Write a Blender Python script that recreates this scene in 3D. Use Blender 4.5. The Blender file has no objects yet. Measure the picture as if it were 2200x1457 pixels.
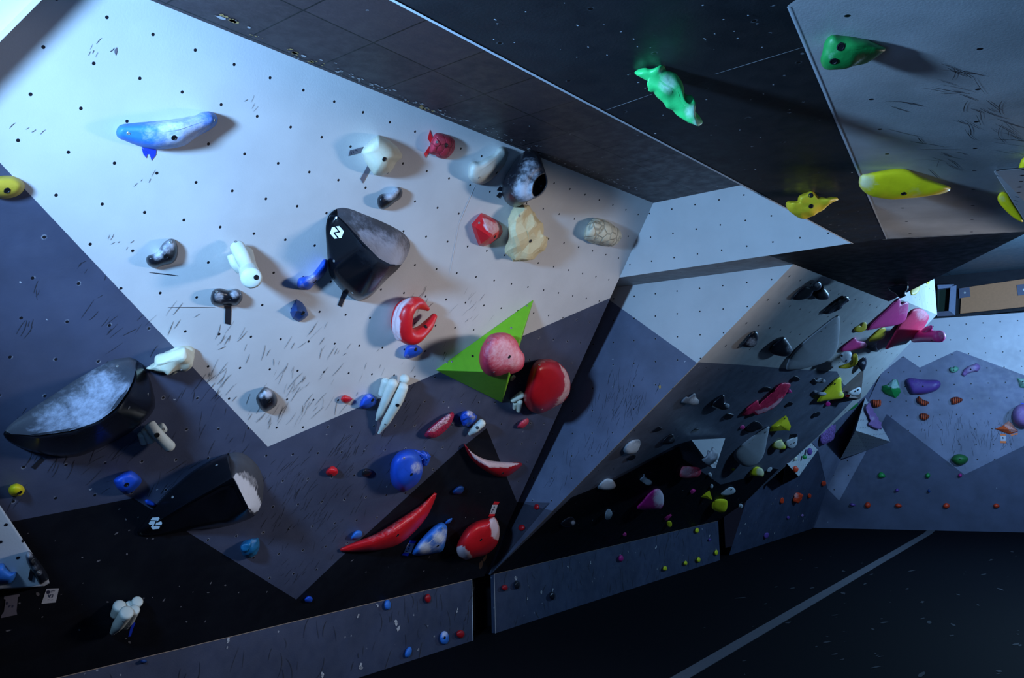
import bpy, bmesh, math, random
from mathutils import Vector, Matrix, noise
from mathutils.bvhtree import BVHTree
random.seed(7)
noise.seed_set(11)
S = bpy.context.scene
COL = S.collection

# ------------------------------------------------------------------ camera
FPX, PIT, ROL, YAW1, YAWB = 1829.72, .106088, -.0258868, .655414, .423535
CX, CY = 1100.0, 728.5
CAM = Vector((0, 0, 1.45))
fw = Vector((0, math.cos(PIT), math.sin(PIT)))
u0 = Vector((0, -math.sin(PIT), math.cos(PIT)))
r0 = Vector((1, 0, 0))
RT = math.cos(ROL) * r0 + math.sin(ROL) * u0
UPV = -math.sin(ROL) * r0 + math.cos(ROL) * u0
cd = bpy.data.cameras.new('camera')
cd.sensor_width = 36
cd.lens = FPX * 36 / 2200
cd.clip_start = .05
cam = bpy.data.objects.new('camera', cd)
M = Matrix((RT, UPV, -fw)).transposed().to_4x4()
M.translation = CAM
cam.matrix_world = M
COL.objects.link(cam)
S.camera = cam

# room axes: D1 runs along the long climbing wall, N1H points out of it, UP
D1 = Vector((math.sin(YAW1), math.cos(YAW1), 0))
N1H = Vector((math.cos(YAW1), -math.sin(YAW1), 0))
UP = Vector((0, 0, 1))
def W(a, b, z): return D1 * a + N1H * b + UP * z

# ------------------------------------------------------------------ world, lamps, exposure
S.view_settings.view_transform = 'Standard'
S.view_settings.look = 'None'
S.view_settings.gamma = 1
S.view_settings.exposure = 0.0
wd = bpy.data.worlds.new('world')
S.world = wd
wd.use_nodes = True
wd.node_tree.nodes['Background'].inputs[0].default_value = (.30, .42, 1, 1)
wd.node_tree.nodes['Background'].inputs[1].default_value = .010

def aim(o, target):
    o.rotation_euler = (target - o.location).to_track_quat('-Z', 'Y').to_euler()
def lamp(name, kind, loc, energy, color, target=None, **kw):
    l = bpy.data.lights.new(name, kind)
    l.energy = energy
    l.color = color
    for k, v in kw.items(): setattr(l, k, v)
    o = bpy.data.objects.new(name, l)
    o.location = loc
    if target is not None: aim(o, target)
    COL.objects.link(o)
    return o
# flood lamp hung in the recess beside the long wall, out of frame to the left
lamp('flood_lamp', 'SPOT', W(.0, -1.77, 2.12), 700, (.28, .56, 1), W(4.78, -1.95, 2.12),
     spot_size=math.radians(122), spot_blend=1.0, shadow_soft_size=.13)
# second flood lamp beyond the roof, above the far end of the cave
lamp('far_flood_lamp', 'POINT', W(9.2, -.35, 2.38), 300, (.30, .60, 1), shadow_soft_size=.07)
# third lamp out of frame to the right, washing the back wall
lamp('back_wall_lamp', 'SPOT', W(9.6, 1.5, 2.75), 480, (.24, .46, 1), W(12.7, -.9, 2.55),
     spot_size=math.radians(75), spot_blend=1.0, shadow_soft_size=.12)
# soft room light from the open hall
lamp('hall_light', 'AREA', W(4.95, .3, 2.20), 34, (.96, .89, .90), W(2.9, -2.9, 2.10), size=.7, shape='SQUARE', spread=math.radians(90))
lamp('side_fill', 'POINT', W(.45, -.55, 1.80), 26, (.16, .42, 1), shadow_soft_size=.4)  # added soft blue fill for the left side, no fixture there
# added point light without a fixture, brightens the corner panel at the top left
lamp('corner_fill', 'POINT', W(.45, -2.30, 2.62), 6, (.6, .88, 1), shadow_soft_size=.04)

# ------------------------------------------------------------------ pixels to places
def ray(x, y):
    return RT * ((x - CX) / FPX) - UPV * ((y - CY) / FPX) + fw
def hit(x, y, P, n):
    d = ray(x, y)
    return CAM + d * ((P - CAM).dot(n) / d.dot(n))
def proj(X):
    q = X - CAM
    z = q.dot(fw)
    return (CX + FPX * q.dot(RT) / z, CY - FPX * q.dot(UPV) / z)
class Frame:
    """a flat climbing surface: origin K, in-plane axes e1 and e2, outward normal N"""
    def __init__(s, K, e1, e2):
        s.K, s.e1, s.e2 = K, e1.normalized(), e2.normalized()
        s.N = s.e1.cross(s.e2).normalized()
        m = Matrix((s.e1, s.e2, s.N)).transposed().to_4x4()
        m.translation = K
        s.M = m
        s.Mi = m.inverted()
    def pt(s, x, y, h=0): return hit(x, y, s.K + s.N * h, s.N)
    def uv(s, x, y):
        q = s.Mi @ s.pt(x, y)
        return (q.x, q.y)
    def at(s, u, v, h=0): return s.M @ Vector((u, v, h))
def over(deg): return N1H * math.sin(math.radians(deg)) + UP * math.cos(math.radians(deg))
ZR, ZC = 2.418, 2.866
FL = Frame(W(0, 0, 0), D1, -N1H)               # mats
KICK = Frame(W(0, -3.98, 0), D1, UP)
W1 = Frame(W(0, -3.98, .418), D1, over(31))
W3 = Frame(W(4.85, -3.98, .418), D1, over(47.9))
W4 = Frame(W(8.8, -4.03, 0), D1, over(24))
W2A = Frame(W(4.78, -2.9, 2.418), N1H, UP)
_p, _q, _r = W(5.103, -2.898, 2.418), W(5.163, -1.768, 2.418), W(4.85, -3.98, .418)
_e1 = (_q - _p).normalized()
_n = _e1.cross(_r - _p).normalized()
if _n.dot(D1) > 0: _n = -_n
W2B = Frame(_p, _e1, _n.cross(_e1))
ROOF = Frame(W(0, 0, ZR), D1, N1H)
CEIL = Frame(W(0, 0, ZC), D1, N1H)
DB = Vector((math.cos(YAWB), -math.sin(YAWB), 0))
NB = -Vector((math.sin(YAWB), math.cos(YAWB), 0))
WB = Frame(NB * -12.577, DB, UP)
_c1, _c2 = ROOF.pt(1692, 12), ROOF.pt(1905, 513)
_c3 = hit(2200, 497, W(4.79, 0, 0), D1)
_e = (_c2 - _c1).normalized()
_f = (_c3 - _c1)
_f = (_f - _e * _f.dot(_e)).normalized()
F2 = Frame(_c1, _e, _f)
if F2.N.z > 0: F2 = Frame(_c1, -_e, _f)

# zoomed crops of the survey: origin and scale of each sheet
SHEET = {1: (0, 0, .33636), 2: (730, 0, .33636), 3: (1460, 0, .33636), 4: (0, 480, .33636), 5: (730, 480, .33636),
         6: (1460, 480, .33636), 7: (0, 967, .33636), 8: (730, 967, .33636), 9: (1460, 967, .33636),
         12: (1460, 560, .16818), 13: (1830, 560, .16818), 14: (1300, 800, .13724), 15: (1560, 780, .15455),
         16: (1860, 780, .15455), 17: (1250, 960, .16818), 18: (1600, 960, .16818),
         21: (680, 430, .15782), 22: (0, 1060, .21964), 23: (0, 740, .19091), 24: (280, 950, .15787),
         25: (820, 1040, .13724), 26: (690, 470, .04118), 27: (740, 270, .12352), 28: (980, 300, .18533), 0: (0, 0, 1)}
def Z(k, *v):
    """flat list of sheet coordinates to pixel pairs"""
    ox, oy, s = SHEET[k]
    return [(ox + v[i] * s, oy + v[i + 1] * s) for i in range(0, len(v), 2)]
def Z3(k, *v):
    ox, oy, s = SHEET[k]
    return [(ox + v[i] * s, oy + v[i + 1] * s, v[i + 2]) for i in range(0, len(v), 3)]

# ------------------------------------------------------------------ materials
def nt(name):
    m = bpy.data.materials.new(name)
    m.use_nodes = True
    t = m.node_tree
    return m, t, t.nodes['Principled BSDF']
def node(t, kind, **kw):
    n = t.nodes.new(kind)
    for k, v in kw.items(): setattr(n, k, v)
    return n
def math_(t, op, a, b=None, c=None):
    n = node(t, 'ShaderNodeMath', operation=op)
    for i, v in enumerate((a, b, c)):
        if v is None: continue
        if isinstance(v, (int, float)): n.inputs[i].default_value = v
        else: t.links.new(v, n.inputs[i])
    return n.outputs[0]
def mixc(t, f, a, b):
    n = node(t, 'ShaderNodeMix', data_type='RGBA')
    for i, v in ((0, f), (6, a), (7, b)):
        if isinstance(v, (int, float)): n.inputs[i].default_value = v
        elif isinstance(v, tuple): n.inputs[i].default_value = (*v, 1)
        else: t.links.new(v, n.inputs[i])
    return n.outputs[2]
def smooth(t, v, lo, hi, a=0.0, b=1.0):
    n = node(t, 'ShaderNodeMapRange', interpolation_type='SMOOTHSTEP')
    t.links.new(v, n.inputs[0])
    n.inputs[1].default_value, n.inputs[2].default_value, n.inputs[3].default_value, n.inputs[4].default_value = lo, hi, a, b
    return n.outputs[0]
def noise_(t, vec, scale, detail=4, rough=.55):
    n = node(t, 'ShaderNodeTexNoise')
    n.inputs['Scale'].default_value = scale
    n.inputs['Detail'].default_value = detail
    n.inputs['Roughness'].default_value = rough
    if vec is not None: t.links.new(vec, n.inputs['Vector'])
    return n.outputs['Fac']

def paint(name, col, grid=None, rough=.5, spec=.35, speck=(.6, .62, .66), speck_amt=.0, hole=(.006, .006, .009), tile=None, mott=.16):
    """wall paint; grid=(x0, sx, y0, sy, radius) drills the bolt holes, tile=(x0, sx, y0, sy) draws panel joints"""
    m, t, b = nt(name)
    oc = node(t, 'ShaderNodeTexCoord').outputs['Object']
    n1 = noise_(t, oc, 3.2, 5)
    c = mixc(t, smooth(t, n1, .3, .7), tuple(x * (1 - mott) for x in col), tuple(min(1, x * (1 + mott)) for x in col))
    sep = node(t, 'ShaderNodeSeparateXYZ')
    t.links.new(oc, sep.inputs[0])
    if tile:
        x0, sx, y0, sy = tile
        cx = math_(t, 'DIVIDE', math_(t, 'SUBTRACT', sep.outputs[0], x0), sx)
        cy = math_(t, 'DIVIDE', math_(t, 'SUBTRACT', sep.outputs[1], y0), sy)
        cell = node(t, 'ShaderNodeCombineXYZ')
        t.links.new(math_(t, 'FLOOR', cx), cell.inputs[0])
        t.links.new(math_(t, 'FLOOR', cy), cell.inputs[1])
        wn = node(t, 'ShaderNodeTexWhiteNoise')
        t.links.new(cell.outputs[0], wn.inputs[0])
        c = mixc(t, wn.outputs['Value'], c, tuple(x * 1.6 for x in col))
        fine = noise_(t, oc, 60, 6, .7)
        c = mixc(t, smooth(t, fine, .45, .75, 0, .5), c, tuple(x * 2.2 for x in col))
        def seam(v, s):
            f = math_(t, 'FRACT', v)
            d = math_(t, 'MULTIPLY', math_(t, 'MINIMUM', f, math_(t, 'SUBTRACT', 1, f)), s)
            return math_(t, 'LESS_THAN', d, .0032)
        sm = math_(t, 'MAXIMUM', seam(cx, sx), seam(cy, sy))
        c = mixc(t, sm, c, (.002, .002, .002))
    # scattered flecks of chalk and chipped paint
    if speck_amt:
        v = node(t, 'ShaderNodeTexVoronoi')
        v.inputs['Scale'].default_value = 17
        t.links.new(oc, v.inputs['Vector'])
        pick = node(t, 'ShaderNodeSeparateColor')
        t.links.new(v.outputs['Color'], pick.inputs[0])
        f = math_(t, 'MULTIPLY', math_(t, 'LESS_THAN', v.outputs['Distance'], .11), math_(t, 'LESS_THAN', pick.outputs[0], speck_amt))
        nn = noise_(t, oc, 90, 2)
        f = math_(t, 'MULTIPLY', f, math_(t, 'GREATER_THAN', nn, .5))
        c = mixc(t, math_(t, 'MULTIPLY', f, .55), c, speck)
    if grid:
        x0, sx, y0, sy, r = grid
        def off(o, x, s):
            f = math_(t, 'FRACT', math_(t, 'ADD', math_(t, 'DIVIDE', math_(t, 'SUBTRACT', o, x), s), .5))
            return math_(t, 'MULTIPLY', math_(t, 'SUBTRACT', f, .5), s)
        dx, dy = off(sep.outputs[0], x0, sx), off(sep.outputs[1], y0, sy)
        d = math_(t, 'SQRT', math_(t, 'ADD', math_(t, 'MULTIPLY', dx, dx), math_(t, 'MULTIPLY', dy, dy)))
        ring = smooth(t, d, r * 1.0, r * 1.9, .35, 0)
        nn = noise_(t, oc, 40, 3)
        c = mixc(t, math_(t, 'MULTIPLY', ring, smooth(t, nn, .45, .6)), c, speck)
        c = mixc(t, smooth(t, d, r * .85, r * 1.05, 1, 0), c, hole)
    t.links.new(c, b.inputs['Base Color'])
    b.inputs['Specular IOR Level'].default_value = spec * (.35 if max(col) < .025 and not tile and not grid else 1)
    nr = noise_(t, oc, 14, 4)
    t.links.new(smooth(t, nr, .3, .7, rough - .08, rough + .1), b.inputs['Roughness'])
    bp = node(t, 'ShaderNodeBump')
    bp.inputs['Strength'].default_value = .12
    bp.inputs['Distance'].default_value = .004
    t.links.new(noise_(t, oc, 120, 3), bp.inputs['Height'])
    t.links.new(bp.outputs[0], b.inputs['Normal'])
    return m
def plain(name, col, rough=.6, metal=0.0, spec=.4, bump=0, bscale=90):
    m, t, b = nt(name)
    oc = node(t, 'ShaderNodeTexCoord').outputs['Object']
    n = noise_(t, oc, 30, 4)
    t.links.new(mixc(t, n, tuple(x * .85 for x in col), tuple(min(1, x * 1.12) for x in col)), b.inputs['Base Color'])
    b.inputs['Roughness'].default_value = rough
    b.inputs['Metallic'].default_value = metal
    b.inputs['Specular IOR Level'].default_value = spec
    if bump:
        bp = node(t, 'ShaderNodeBump')
        bp.inputs['Strength'].default_value = bump
        bp.inputs['Distance'].default_value = .003
        t.links.new(noise_(t, oc, bscale, 4), bp.inputs['Height'])
        t.links.new(bp.outputs[0], b.inputs['Normal'])
    return m
def resin(name, col, rough=.55, bump=.25, bscale=140, chalk=(.72, .74, .78), groove=0, gscale=30, spec=.4, ribs=0):
    """moulded climbing-hold resin; the 'chalk' attribute carries the worn-in chalk patches"""
    m, t, b = nt(name)
    oc = node(t, 'ShaderNodeTexCoord').outputs['Object']
    n = noise_(t, oc, 25, 4)
    c = mixc(t, n, tuple(x * .85 for x in col), tuple(min(1, x * 1.15) for x in col))
    at = node(t, 'ShaderNodeAttribute', attribute_name='chalk').outputs['Fac']
    nz = noise_(t, oc, 38, 6, .7)
    f = smooth(t, math_(t, 'ADD', math_(t, 'MULTIPLY', at, .9), math_(t, 'MULTIPLY', nz, .8)), .58, 1.2)
    c = mixc(t, math_(t, 'MULTIPLY', f, .88), c, chalk)
    h = noise_(t, oc, bscale, 3)
    if groove:
        v = node(t, 'ShaderNodeTexVoronoi', feature='DISTANCE_TO_EDGE')
        v.inputs['Scale'].default_value = gscale
        t.links.new(oc, v.inputs['Vector'])
        g = smooth(t, v.outputs['Distance'], 0, .1)
        c = mixc(t, g, tuple(x * .55 for x in col), c)
        h = math_(t, 'ADD', math_(t, 'MULTIPLY', g, groove), math_(t, 'MULTIPLY', h, .2))
    if ribs:
        w = node(t, 'ShaderNodeTexWave')
        w.inputs['Scale'].default_value = ribs
        w.inputs['Distortion'].default_value = 2
        t.links.new(oc, w.inputs['Vector'])
        c = mixc(t, smooth(t, w.outputs['Fac'], .35, .6), tuple(x * .12 for x in col), c)
        h = math_(t, 'MULTIPLY', w.outputs['Fac'], 2.0)
    t.links.new(c, b.inputs['Base Color'])
    t.links.new(math_(t, 'ADD', math_(t, 'MULTIPLY', f, .3), rough), b.inputs['Roughness'])
    b.inputs['Specular IOR Level'].default_value = spec
    bp = node(t, 'ShaderNodeBump')
    bp.inputs['Strength'].default_value = bump if not (groove or ribs) else .7
    bp.inputs['Distance'].default_value = .0025 if not (groove or ribs) else .006
    t.links.new(h, bp.inputs['Height'])
    t.links.new(bp.outputs[0], b.inputs['Normal'])
    return m

G1 = (1.117, .1545, 2.153, .1508, .0062)
LIGHT, SLATE, BLACKP = (.54, .54, .54), (.058, .068, .113), (.007, .008, .012)
P = {}
P['w1_light'] = paint('wall paint light grey', LIGHT, G1, mott=.05)
P['w1_slate'] = paint('wall paint slate', SLATE, G1, speck_amt=.08)
P['w1_black'] = paint('wall paint black', BLACKP, None, speck_amt=.08, speck=(.16, .15, .17))
G2 = (.045, .158, .075, .155, .0055)
P['w2_light'] = paint('side wall paint light', LIGHT, G2, mott=.05)
P['w2_slate'] = paint('side wall paint slate', (.105, .123, .19), G2, speck_amt=.05)
P['w2_dark'] = paint('side wall lower dark', (.05, .055, .085), None, speck_amt=.05)  # darker tone for the lower part of the cave side wall
P['w3_light'] = paint('cave paint light', (.45, .46, .46), (.2, .2, .1, .2, .008), mott=.06, speck_amt=.04, speck=(.05, .05, .07))
P['w3_slate'] = paint('cave paint slate', (.10, .115, .16), (.2, .2, .1, .2, .006), speck_amt=.05)
P['w3_black'] = paint('cave paint black', BLACKP, None, speck_amt=.12)
P['w4_dark'] = paint('far wall paint dark slate', (.045, .056, .098), None, speck_amt=.12)
P['w4_mid'] = paint('far wall paint mid', (.16, .18, .27), None, speck_amt=.06, speck=(.04, .04, .07))
GB = (.283, .1955, 1.107, .196, .0085)
P['wb_light'] = paint('back wall paint light', (.55, .55, .56), GB, mott=.04)
P['wb_mid'] = paint('back wall paint mid', (.17, .18, .25), GB, speck_amt=.05, speck=(.04, .04, .06))
P['wb_dark'] = paint('back wall paint dark', (.05, .058, .10), None, speck_amt=.03)
P['kick'] = paint('kickboard paint', (.036, .045, .080), None, speck_amt=.30, speck=(.42, .42, .44))
P['kick_edge'] = plain('kickboard worn edge', (.28, .20, .15))
P['roof_black'] = paint('roof paint black', (.020, .023, .027), (.07, .31, .09, .27, .006), rough=.42, spec=.5, speck_amt=.35, speck=(.35, .4, .45), hole=(.001, .001, .001))
P['roof_grey'] = paint('roof panel paint grey', (.48, .50, .51), (.1, .30, .12, .28, .008), rough=.5, speck_amt=.3, speck=(.55, .6, .65), hole=(.004, .004, .006))
P['tile'] = paint('ceiling panel black', (.034, .023, .026), None, rough=.5, spec=.5, tile=(1.748, .3175, -2.19, .30), speck_amt=.15, speck=(.3, .3, .33))
P['dark'] = paint('dark structure', (.012, .013, .017), None)
P['under'] = paint('underside paint', (.20, .21, .22), (.1, .3, .1, .25, .006))
P['teal'] = paint('far ceiling panel', (.06, .09, .11), None, tile=(.3, 1.2, .2, 1.2))
P['mat'] = plain('crash mat vinyl', (.0028, .003, .005), .8, spec=.06, bump=.15, bscale=40)
P['tape_grey'] = plain('grey floor tape', (.085, .085, .10), .7, bump=.2)
P['edge'] = plain('worn panel edge', (.62, .68, .74), .7)
P['scuff'] = plain('rubber scuff', (.022, .022, .028), .8)
P['chip'] = plain('paint chip', (.40, .39, .40), .8)
P['chip_dim'] = plain('worn paint fleck', (.13, .12, .13), .8)
P['wood_chip'] = plain('bare wood chip', (.42, .27, .10), .8)
P['wood'] = plain('plywood', (.50, .21, .08), .6, bump=.2)
P['wood_dark'] = plain('dark stained wood', (.07, .035, .02), .7)
P['vol_white'] = paint('volume paint white', (.52, .54, .56), (.03, .075, .03, .075, .007), mott=.05, speck_amt=.25, speck=(.1, .1, .13))
P['vol_grey'] = plain('macro grey', (.34, .36, .39), .5, bump=.1)
P['vol_tan'] = paint('volume paint taupe', (.17, .14, .13), None, speck_amt=.1)
P['vol_shade'] = plain('volume shaded side', (.02, .021, .03), .6)  # sides of the plywood volumes, their shade put into the colour
P['bolt'] = plain('dark bolt', (.004, .004, .006), .5)
P['screw'] = plain('steel screw', (.35, .34, .33), .4, metal=.7)
P['logo'] = plain('white print', (.75, .78, .80), .5)
P['paper'] = plain('paper label', (.50, .50, .53), .7)
P['ink'] = plain('label ink', (.03, .03, .06), .7)
P['tape_blue'] = plain('blue tape', (.012, .045, .55), .5)
P['tape_black'] = plain('black tape', (.014, .014, .02), .5)
P['tape_red'] = plain('red tape', (.75, .02, .03), .5)
P['tape_brown'] = plain('grey brown tape', (.13, .115, .14), .6)
P['tape_orange'] = plain('orange tape', (.8, .16, .03), .5)
P['bracket'] = plain('bracket steel', (.085, .09, .13), .5, metal=.2)
P['frame_grey'] = plain('grey frame', (.22, .26, .36), .5)
P['green_dark'] = plain('dark green board', (.006, .03, .015), .7)
R = {}
R['blue_bar'] = resin('blue resin', (.03, .17, .60), .5)
R['blue'] = resin('royal blue resin', (.012, .075, .52), .45)
R['navy'] = resin('dark blue resin', (.008, .045, .19), .4)
R['teal'] = resin('teal resin', (.01, .12, .26), .4)
R['yellow'] = resin('yellow resin', (.62, .47, .02), .5)
R['ochre'] = resin('dull yellow resin', (.50, .36, .03), .55)
R['cream'] = resin('cream resin', (.66, .65, .50), .55, bump=.12)
R['cream_rock'] = resin('cream rock resin', (.66, .56, .32), .6, bump=.9, bscale=24)
R['bone'] = resin('bone white resin', (.58, .60, .53), .5, bump=.12)
R['brain'] = resin('cream cracked resin', (.66, .62, .46), .55, groove=1, gscale=17)
R['red'] = resin('red resin', (.62, .012, .018), .35, chalk=(.75, .62, .66))
R['deep_red'] = resin('deep red resin', (.36, .006, .012), .38, chalk=(.7, .6, .64))
R['rose'] = resin('rose red resin', (.55, .035, .075), .55, chalk=(.72, .48, .55))
R['rose_groove'] = resin('rose grooved resin', (.50, .03, .06), .55, groove=.6, gscale=22, chalk=(.6, .3, .36))
R['berry'] = resin('berry resin', (.50, .02, .07), .5, groove=.5, gscale=60, chalk=(.75, .6, .66))
R['black'] = resin('black resin', (.010, .011, .016), .32, chalk=(.55, .58, .66))
R['black_gloss'] = resin('glossy black shell', (.0035, .004, .006), .2, bump=.02, chalk=(.012, .013, .017), spec=.16)
R['scoop'] = resin('textured grey scoop', (.05, .053, .066), .6, bump=.4, bscale=200, chalk=(.42, .44, .54))
R['scoop_white'] = resin('grey scoop with white chalk', (.05, .053, .066), .6, bump=.4, bscale=200, chalk=(.72, .75, .82))
R['green'] = resin('bright green resin', (.03, .48, .13), .4, bump=.9, bscale=22, chalk=(.5, .8, .62))
R['dgreen'] = resin('deep green resin', (.012, .23, .05), .45, bump=.8, bscale=26, chalk=(.4, .62, .55))
R['lens_green'] = resin('olive green resin', (.02, .13, .03), .5)
R['mint'] = resin('mint green resin', (.14, .38, .24), .55, chalk=(.6, .72, .68))
R['yel_roof'] = resin('lemon yellow resin', (.74, .63, .01), .5, bump=.5, bscale=16, chalk=(.7, .66, .4))
R['lemon'] = resin('acid yellow resin', (.66, .62, .015), .5, chalk=(.75, .74, .5))
R['pink'] = resin('hot pink resin', (.72, .05, .26), .45, chalk=(.8, .55, .66))
R['coral'] = resin('coral pink resin', (.66, .04, .12), .5, chalk=(.78, .5, .56))
R['crimson'] = resin('crimson pink resin', (.70, .02, .085), .5, bump=.8, bscale=50, chalk=(.8, .5, .58))
R['magenta'] = resin('magenta resin', (.42, .012, .17), .5, chalk=(.7, .62, .68))
R['grey'] = resin('grey resin', (.16, .18, .21), .5, chalk=(.6, .64, .68))
R['white'] = resin('white resin', (.56, .59, .62), .5)
R['purple'] = resin('purple resin', (.12, .055, .26), .4, chalk=(.5, .42, .6))
R['lilac'] = resin('lilac resin', (.28, .15, .36), .55, chalk=(.55, .45, .6))
R['purple_groove'] = resin('purple grooved resin', (.27, .14, .43), .5, groove=1, gscale=26)
R['orange'] = resin('orange ribbed resin', (.72, .09, .02), .5, ribs=14)
R['orange_flat'] = resin('orange resin', (.72, .10, .02), .5, chalk=(.75, .55, .5))
R['red_orange'] = resin('red orange resin', (.62, .045, .012), .45, chalk=(.7, .4, .38))
R['green_wood'] = resin('lime green painted volume', (.15, .42, .015), .55, bump=.15, chalk=(.45, .62, .3))

# ------------------------------------------------------------------ object helpers
def link(name, me, mw=None, parent=None):
    o = bpy.data.objects.new(name, me)
    COL.objects.link(o)
    if parent is not None:
        o.parent = parent
        o.matrix_world = parent.matrix_world @ Matrix() if mw is None else mw
        o.matrix_parent_inverse = Matrix()
        o.matrix_basis = Matrix() if mw is None else parent.matrix_world.inverted() @ mw
    elif mw is not None:
        o.matrix_world = mw
    return o
def tag(o, label, cat, group=None):
    o['label'] = label
    o['category'] = cat
    if group: o['group'] = group
    return o
def structure(o):
    o['kind'] = 'structure'
    return o
def mesh_from(name, verts, faces, mats, fm=None, smooth_=True, Mi=None):
    me = bpy.data.meshes.new(name)
    if Mi is not None: verts = [Mi @ v for v in verts]
    me.from_pydata([tuple(v) for v in verts], [], faces)
    for m in mats: me.materials.append(m)
    if fm:
        for p, k in zip(me.polygons, fm): p.material_index = k
    for p in me.polygons: p.use_smooth = smooth_
    me.validate()
    me.update()
    return me
def fix_normals(me):
    bm = bmesh.new()
    bm.from_mesh(me)
    bmesh.ops.remove_doubles(bm, verts=bm.verts, dist=1e-5)
    rim = [e for e in bm.edges if e.is_boundary]
    if rim: bmesh.ops.holes_fill(bm, edges=rim, sides=0)
    bmesh.ops.recalc_face_normals(bm, faces=bm.faces)
    bm.to_mesh(me)
    bm.free()

class Sheet:
    """one wall mesh in its own frame: paint fields, scuffs, chips"""
    def __init__(s, fr): s.fr, s.v, s.f, s.fm, s.mats = fr, [], [], [], []
    def mat(s, m):
        if m not in s.mats: s.mats.append(m)
        return s.mats.index(m)
    def poly(s, pts, m, h=0.0):
        k = len(s.v)
        s.v += [Vector((x, y, h)) for x, y in pts]
        s.f.append(list(range(k, k + len(pts))))
        s.fm.append(s.mat(m))
    def px(s, pts, m, h=0.0): s.poly([s.fr.uv(*p) for p in pts], m, h)
    def verts3(s, pts, m):
        k = len(s.v)
        s.v += [s.fr.Mi @ p for p in pts]
        s.f.append(list(range(k, k + len(pts))))
        s.fm.append(s.mat(m))
    def stroke(s, x, y, ang, ln, wd, m, bend=0.0, h=.0022):
        n = 6
        L, Rr = [], []
        for i in range(n + 1):
            t = i / n
            a = ang + bend * (t - .5)
            px = x + math.cos(a) * ln * (t - .5)
            py = y + math.sin(a) * ln * (t - .5)
            w = wd * (.25 + .75 * math.sin(math.pi * (.08 + .84 * t)))
            L.append((px - math.sin(a) * w, py + math.cos(a) * w))
            Rr.append((px + math.sin(a) * w, py - math.cos(a) * w))
        s.poly(L + Rr[::-1], m, h)
    def chip(s, x, y, r, m, h=.0024, asp=1.0, rot=0.0):
        n = 9
        pts = []
        for i in range(n):
            a = 2 * math.pi * i / n
            q = r * random.uniform(.55, 1.15)
            X, Y = q * math.cos(a) * asp, q * math.sin(a)
            pts.append((x + X * math.cos(rot) - Y * math.sin(rot), y + X * math.sin(rot) + Y * math.cos(rot)))
        s.poly(pts, m, h)
    def build(s, name):
        me = mesh_from(name, s.v, s.f, s.mats, s.fm, False)
        o = link(name, me, s.fr.M.copy())
        return structure(o)

# ------------------------------------------------------------------ outline tools
def spline(pts, n=56):
    m = len(pts)
    out = []
    dense = []
    for i in range(m):
        p0, p1, p2, p3 = (Vector(pts[(i + k - 1) % m]) for k in range(4))
        for j in range(12):
            t = j / 12
            dense.append(.5 * ((2 * p1) + (p2 - p0) * t + (2 * p0 - 5 * p1 + 4 * p2 - p3) * t * t + (3 * p1 - p0 - 3 * p2 + p3) * t ** 3))
    return resample(dense, n)
def resample(pts, n, closed=True):
    L = [0.0]
    q = pts + [pts[0]] if closed else pts
    for i in range(len(q) - 1): L.append(L[-1] + (q[i + 1] - q[i]).length)
    tot = L[-1]
    out = []
    k = 0
    for i in range(n):
        d = tot * i / (n if closed else n - 1)
        while k < len(L) - 2 and L[k + 1] < d: k += 1
        t = (d - L[k]) / max(1e-9, L[k + 1] - L[k])
        out.append(q[k].lerp(q[k + 1], min(1, t)))
    return out
def polyline(pts, n):
    """keep the corners of a facetted outline, add points along its sides"""
    v = [Vector(p) for p in pts]
    per = sum((v[i] - v[i - 1]).length for i in range(len(v)))
    out = []
    for i in range(len(v)):
        a, b = v[i], v[(i + 1) % len(v)]
        k = max(1, round(n * (b - a).length / per))
        out += [a.lerp(b, j / k) for j in range(k)]
    return out
def inside(p, poly):
    x, y = p[0], p[1]
    c = False
    j = len(poly) - 1
    for i in range(len(poly)):
        xi, yi = poly[i][0], poly[i][1]
        xj, yj = poly[j][0], poly[j][1]
        if (yi > y) != (yj > y) and x < (xj - xi) * (y - yi) / (yj - yi) + xi: c = not c
        j = i
    return c
def ridge_map(O, ridge):
    """carry each outline point to the ridge polyline of (x, y, h), evenly enough that neighbours stay neighbours"""
    if len(ridge) == 1: return [(Vector(ridge[0][:2]), ridge[0][2]) for p in O]
    acc = [0.0]
    for a, b in zip(ridge, ridge[1:]): acc.append(acc[-1] + max(1e-6, math.dist(a[:2], b[:2])))
    S_ = []
    for p in O:
        best = None
        for k in range(len(ridge) - 1):
            A, B = Vector(ridge[k][:2]), Vector(ridge[k + 1][:2])
            d = B - A
            t = max(0, min(1, (p - A).dot(d) / max(1e-9, d.length_squared)))
            e = (p - (A + d * t)).length
            if best is None or e < best[0]: best = (e, acc[k] + t * (acc[k + 1] - acc[k]))
        S_.append(best[1])
    n = len(S_)
    for _ in range(max(2, n // 14)): S_ = [(S_[i - 1] + 2 * S_[i] + S_[(i + 1) % n]) / 4 for i in range(n)]
    lo, hi = min(S_), max(S_)
    out = []
    for v in S_:
        v = (v - lo) / max(1e-9, hi - lo) * acc[-1]
        k = 0
        while k < len(acc) - 2 and acc[k + 1] < v: k += 1
        t = (v - acc[k]) / (acc[k + 1] - acc[k])
        a, b = ridge[k], ridge[k + 1]
        out.append((Vector(a[:2]).lerp(Vector(b[:2]), t), a[2] + (b[2] - a[2]) * t))
    return out
def chalk_value(p, chalk):
    v = 0
    for c in chalk:
        if isinstance(c[0], (list, tuple)):
            if inside(p, c[0]): v = max(v, c[1])
        else:
            d = math.hypot(p[0] - c[0], p[1] - c[1]) / (c[2] * 1.5)
            v = max(v, c[3] * min(1, 1.45 * max(0, 1 - d)))
    return v

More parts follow.
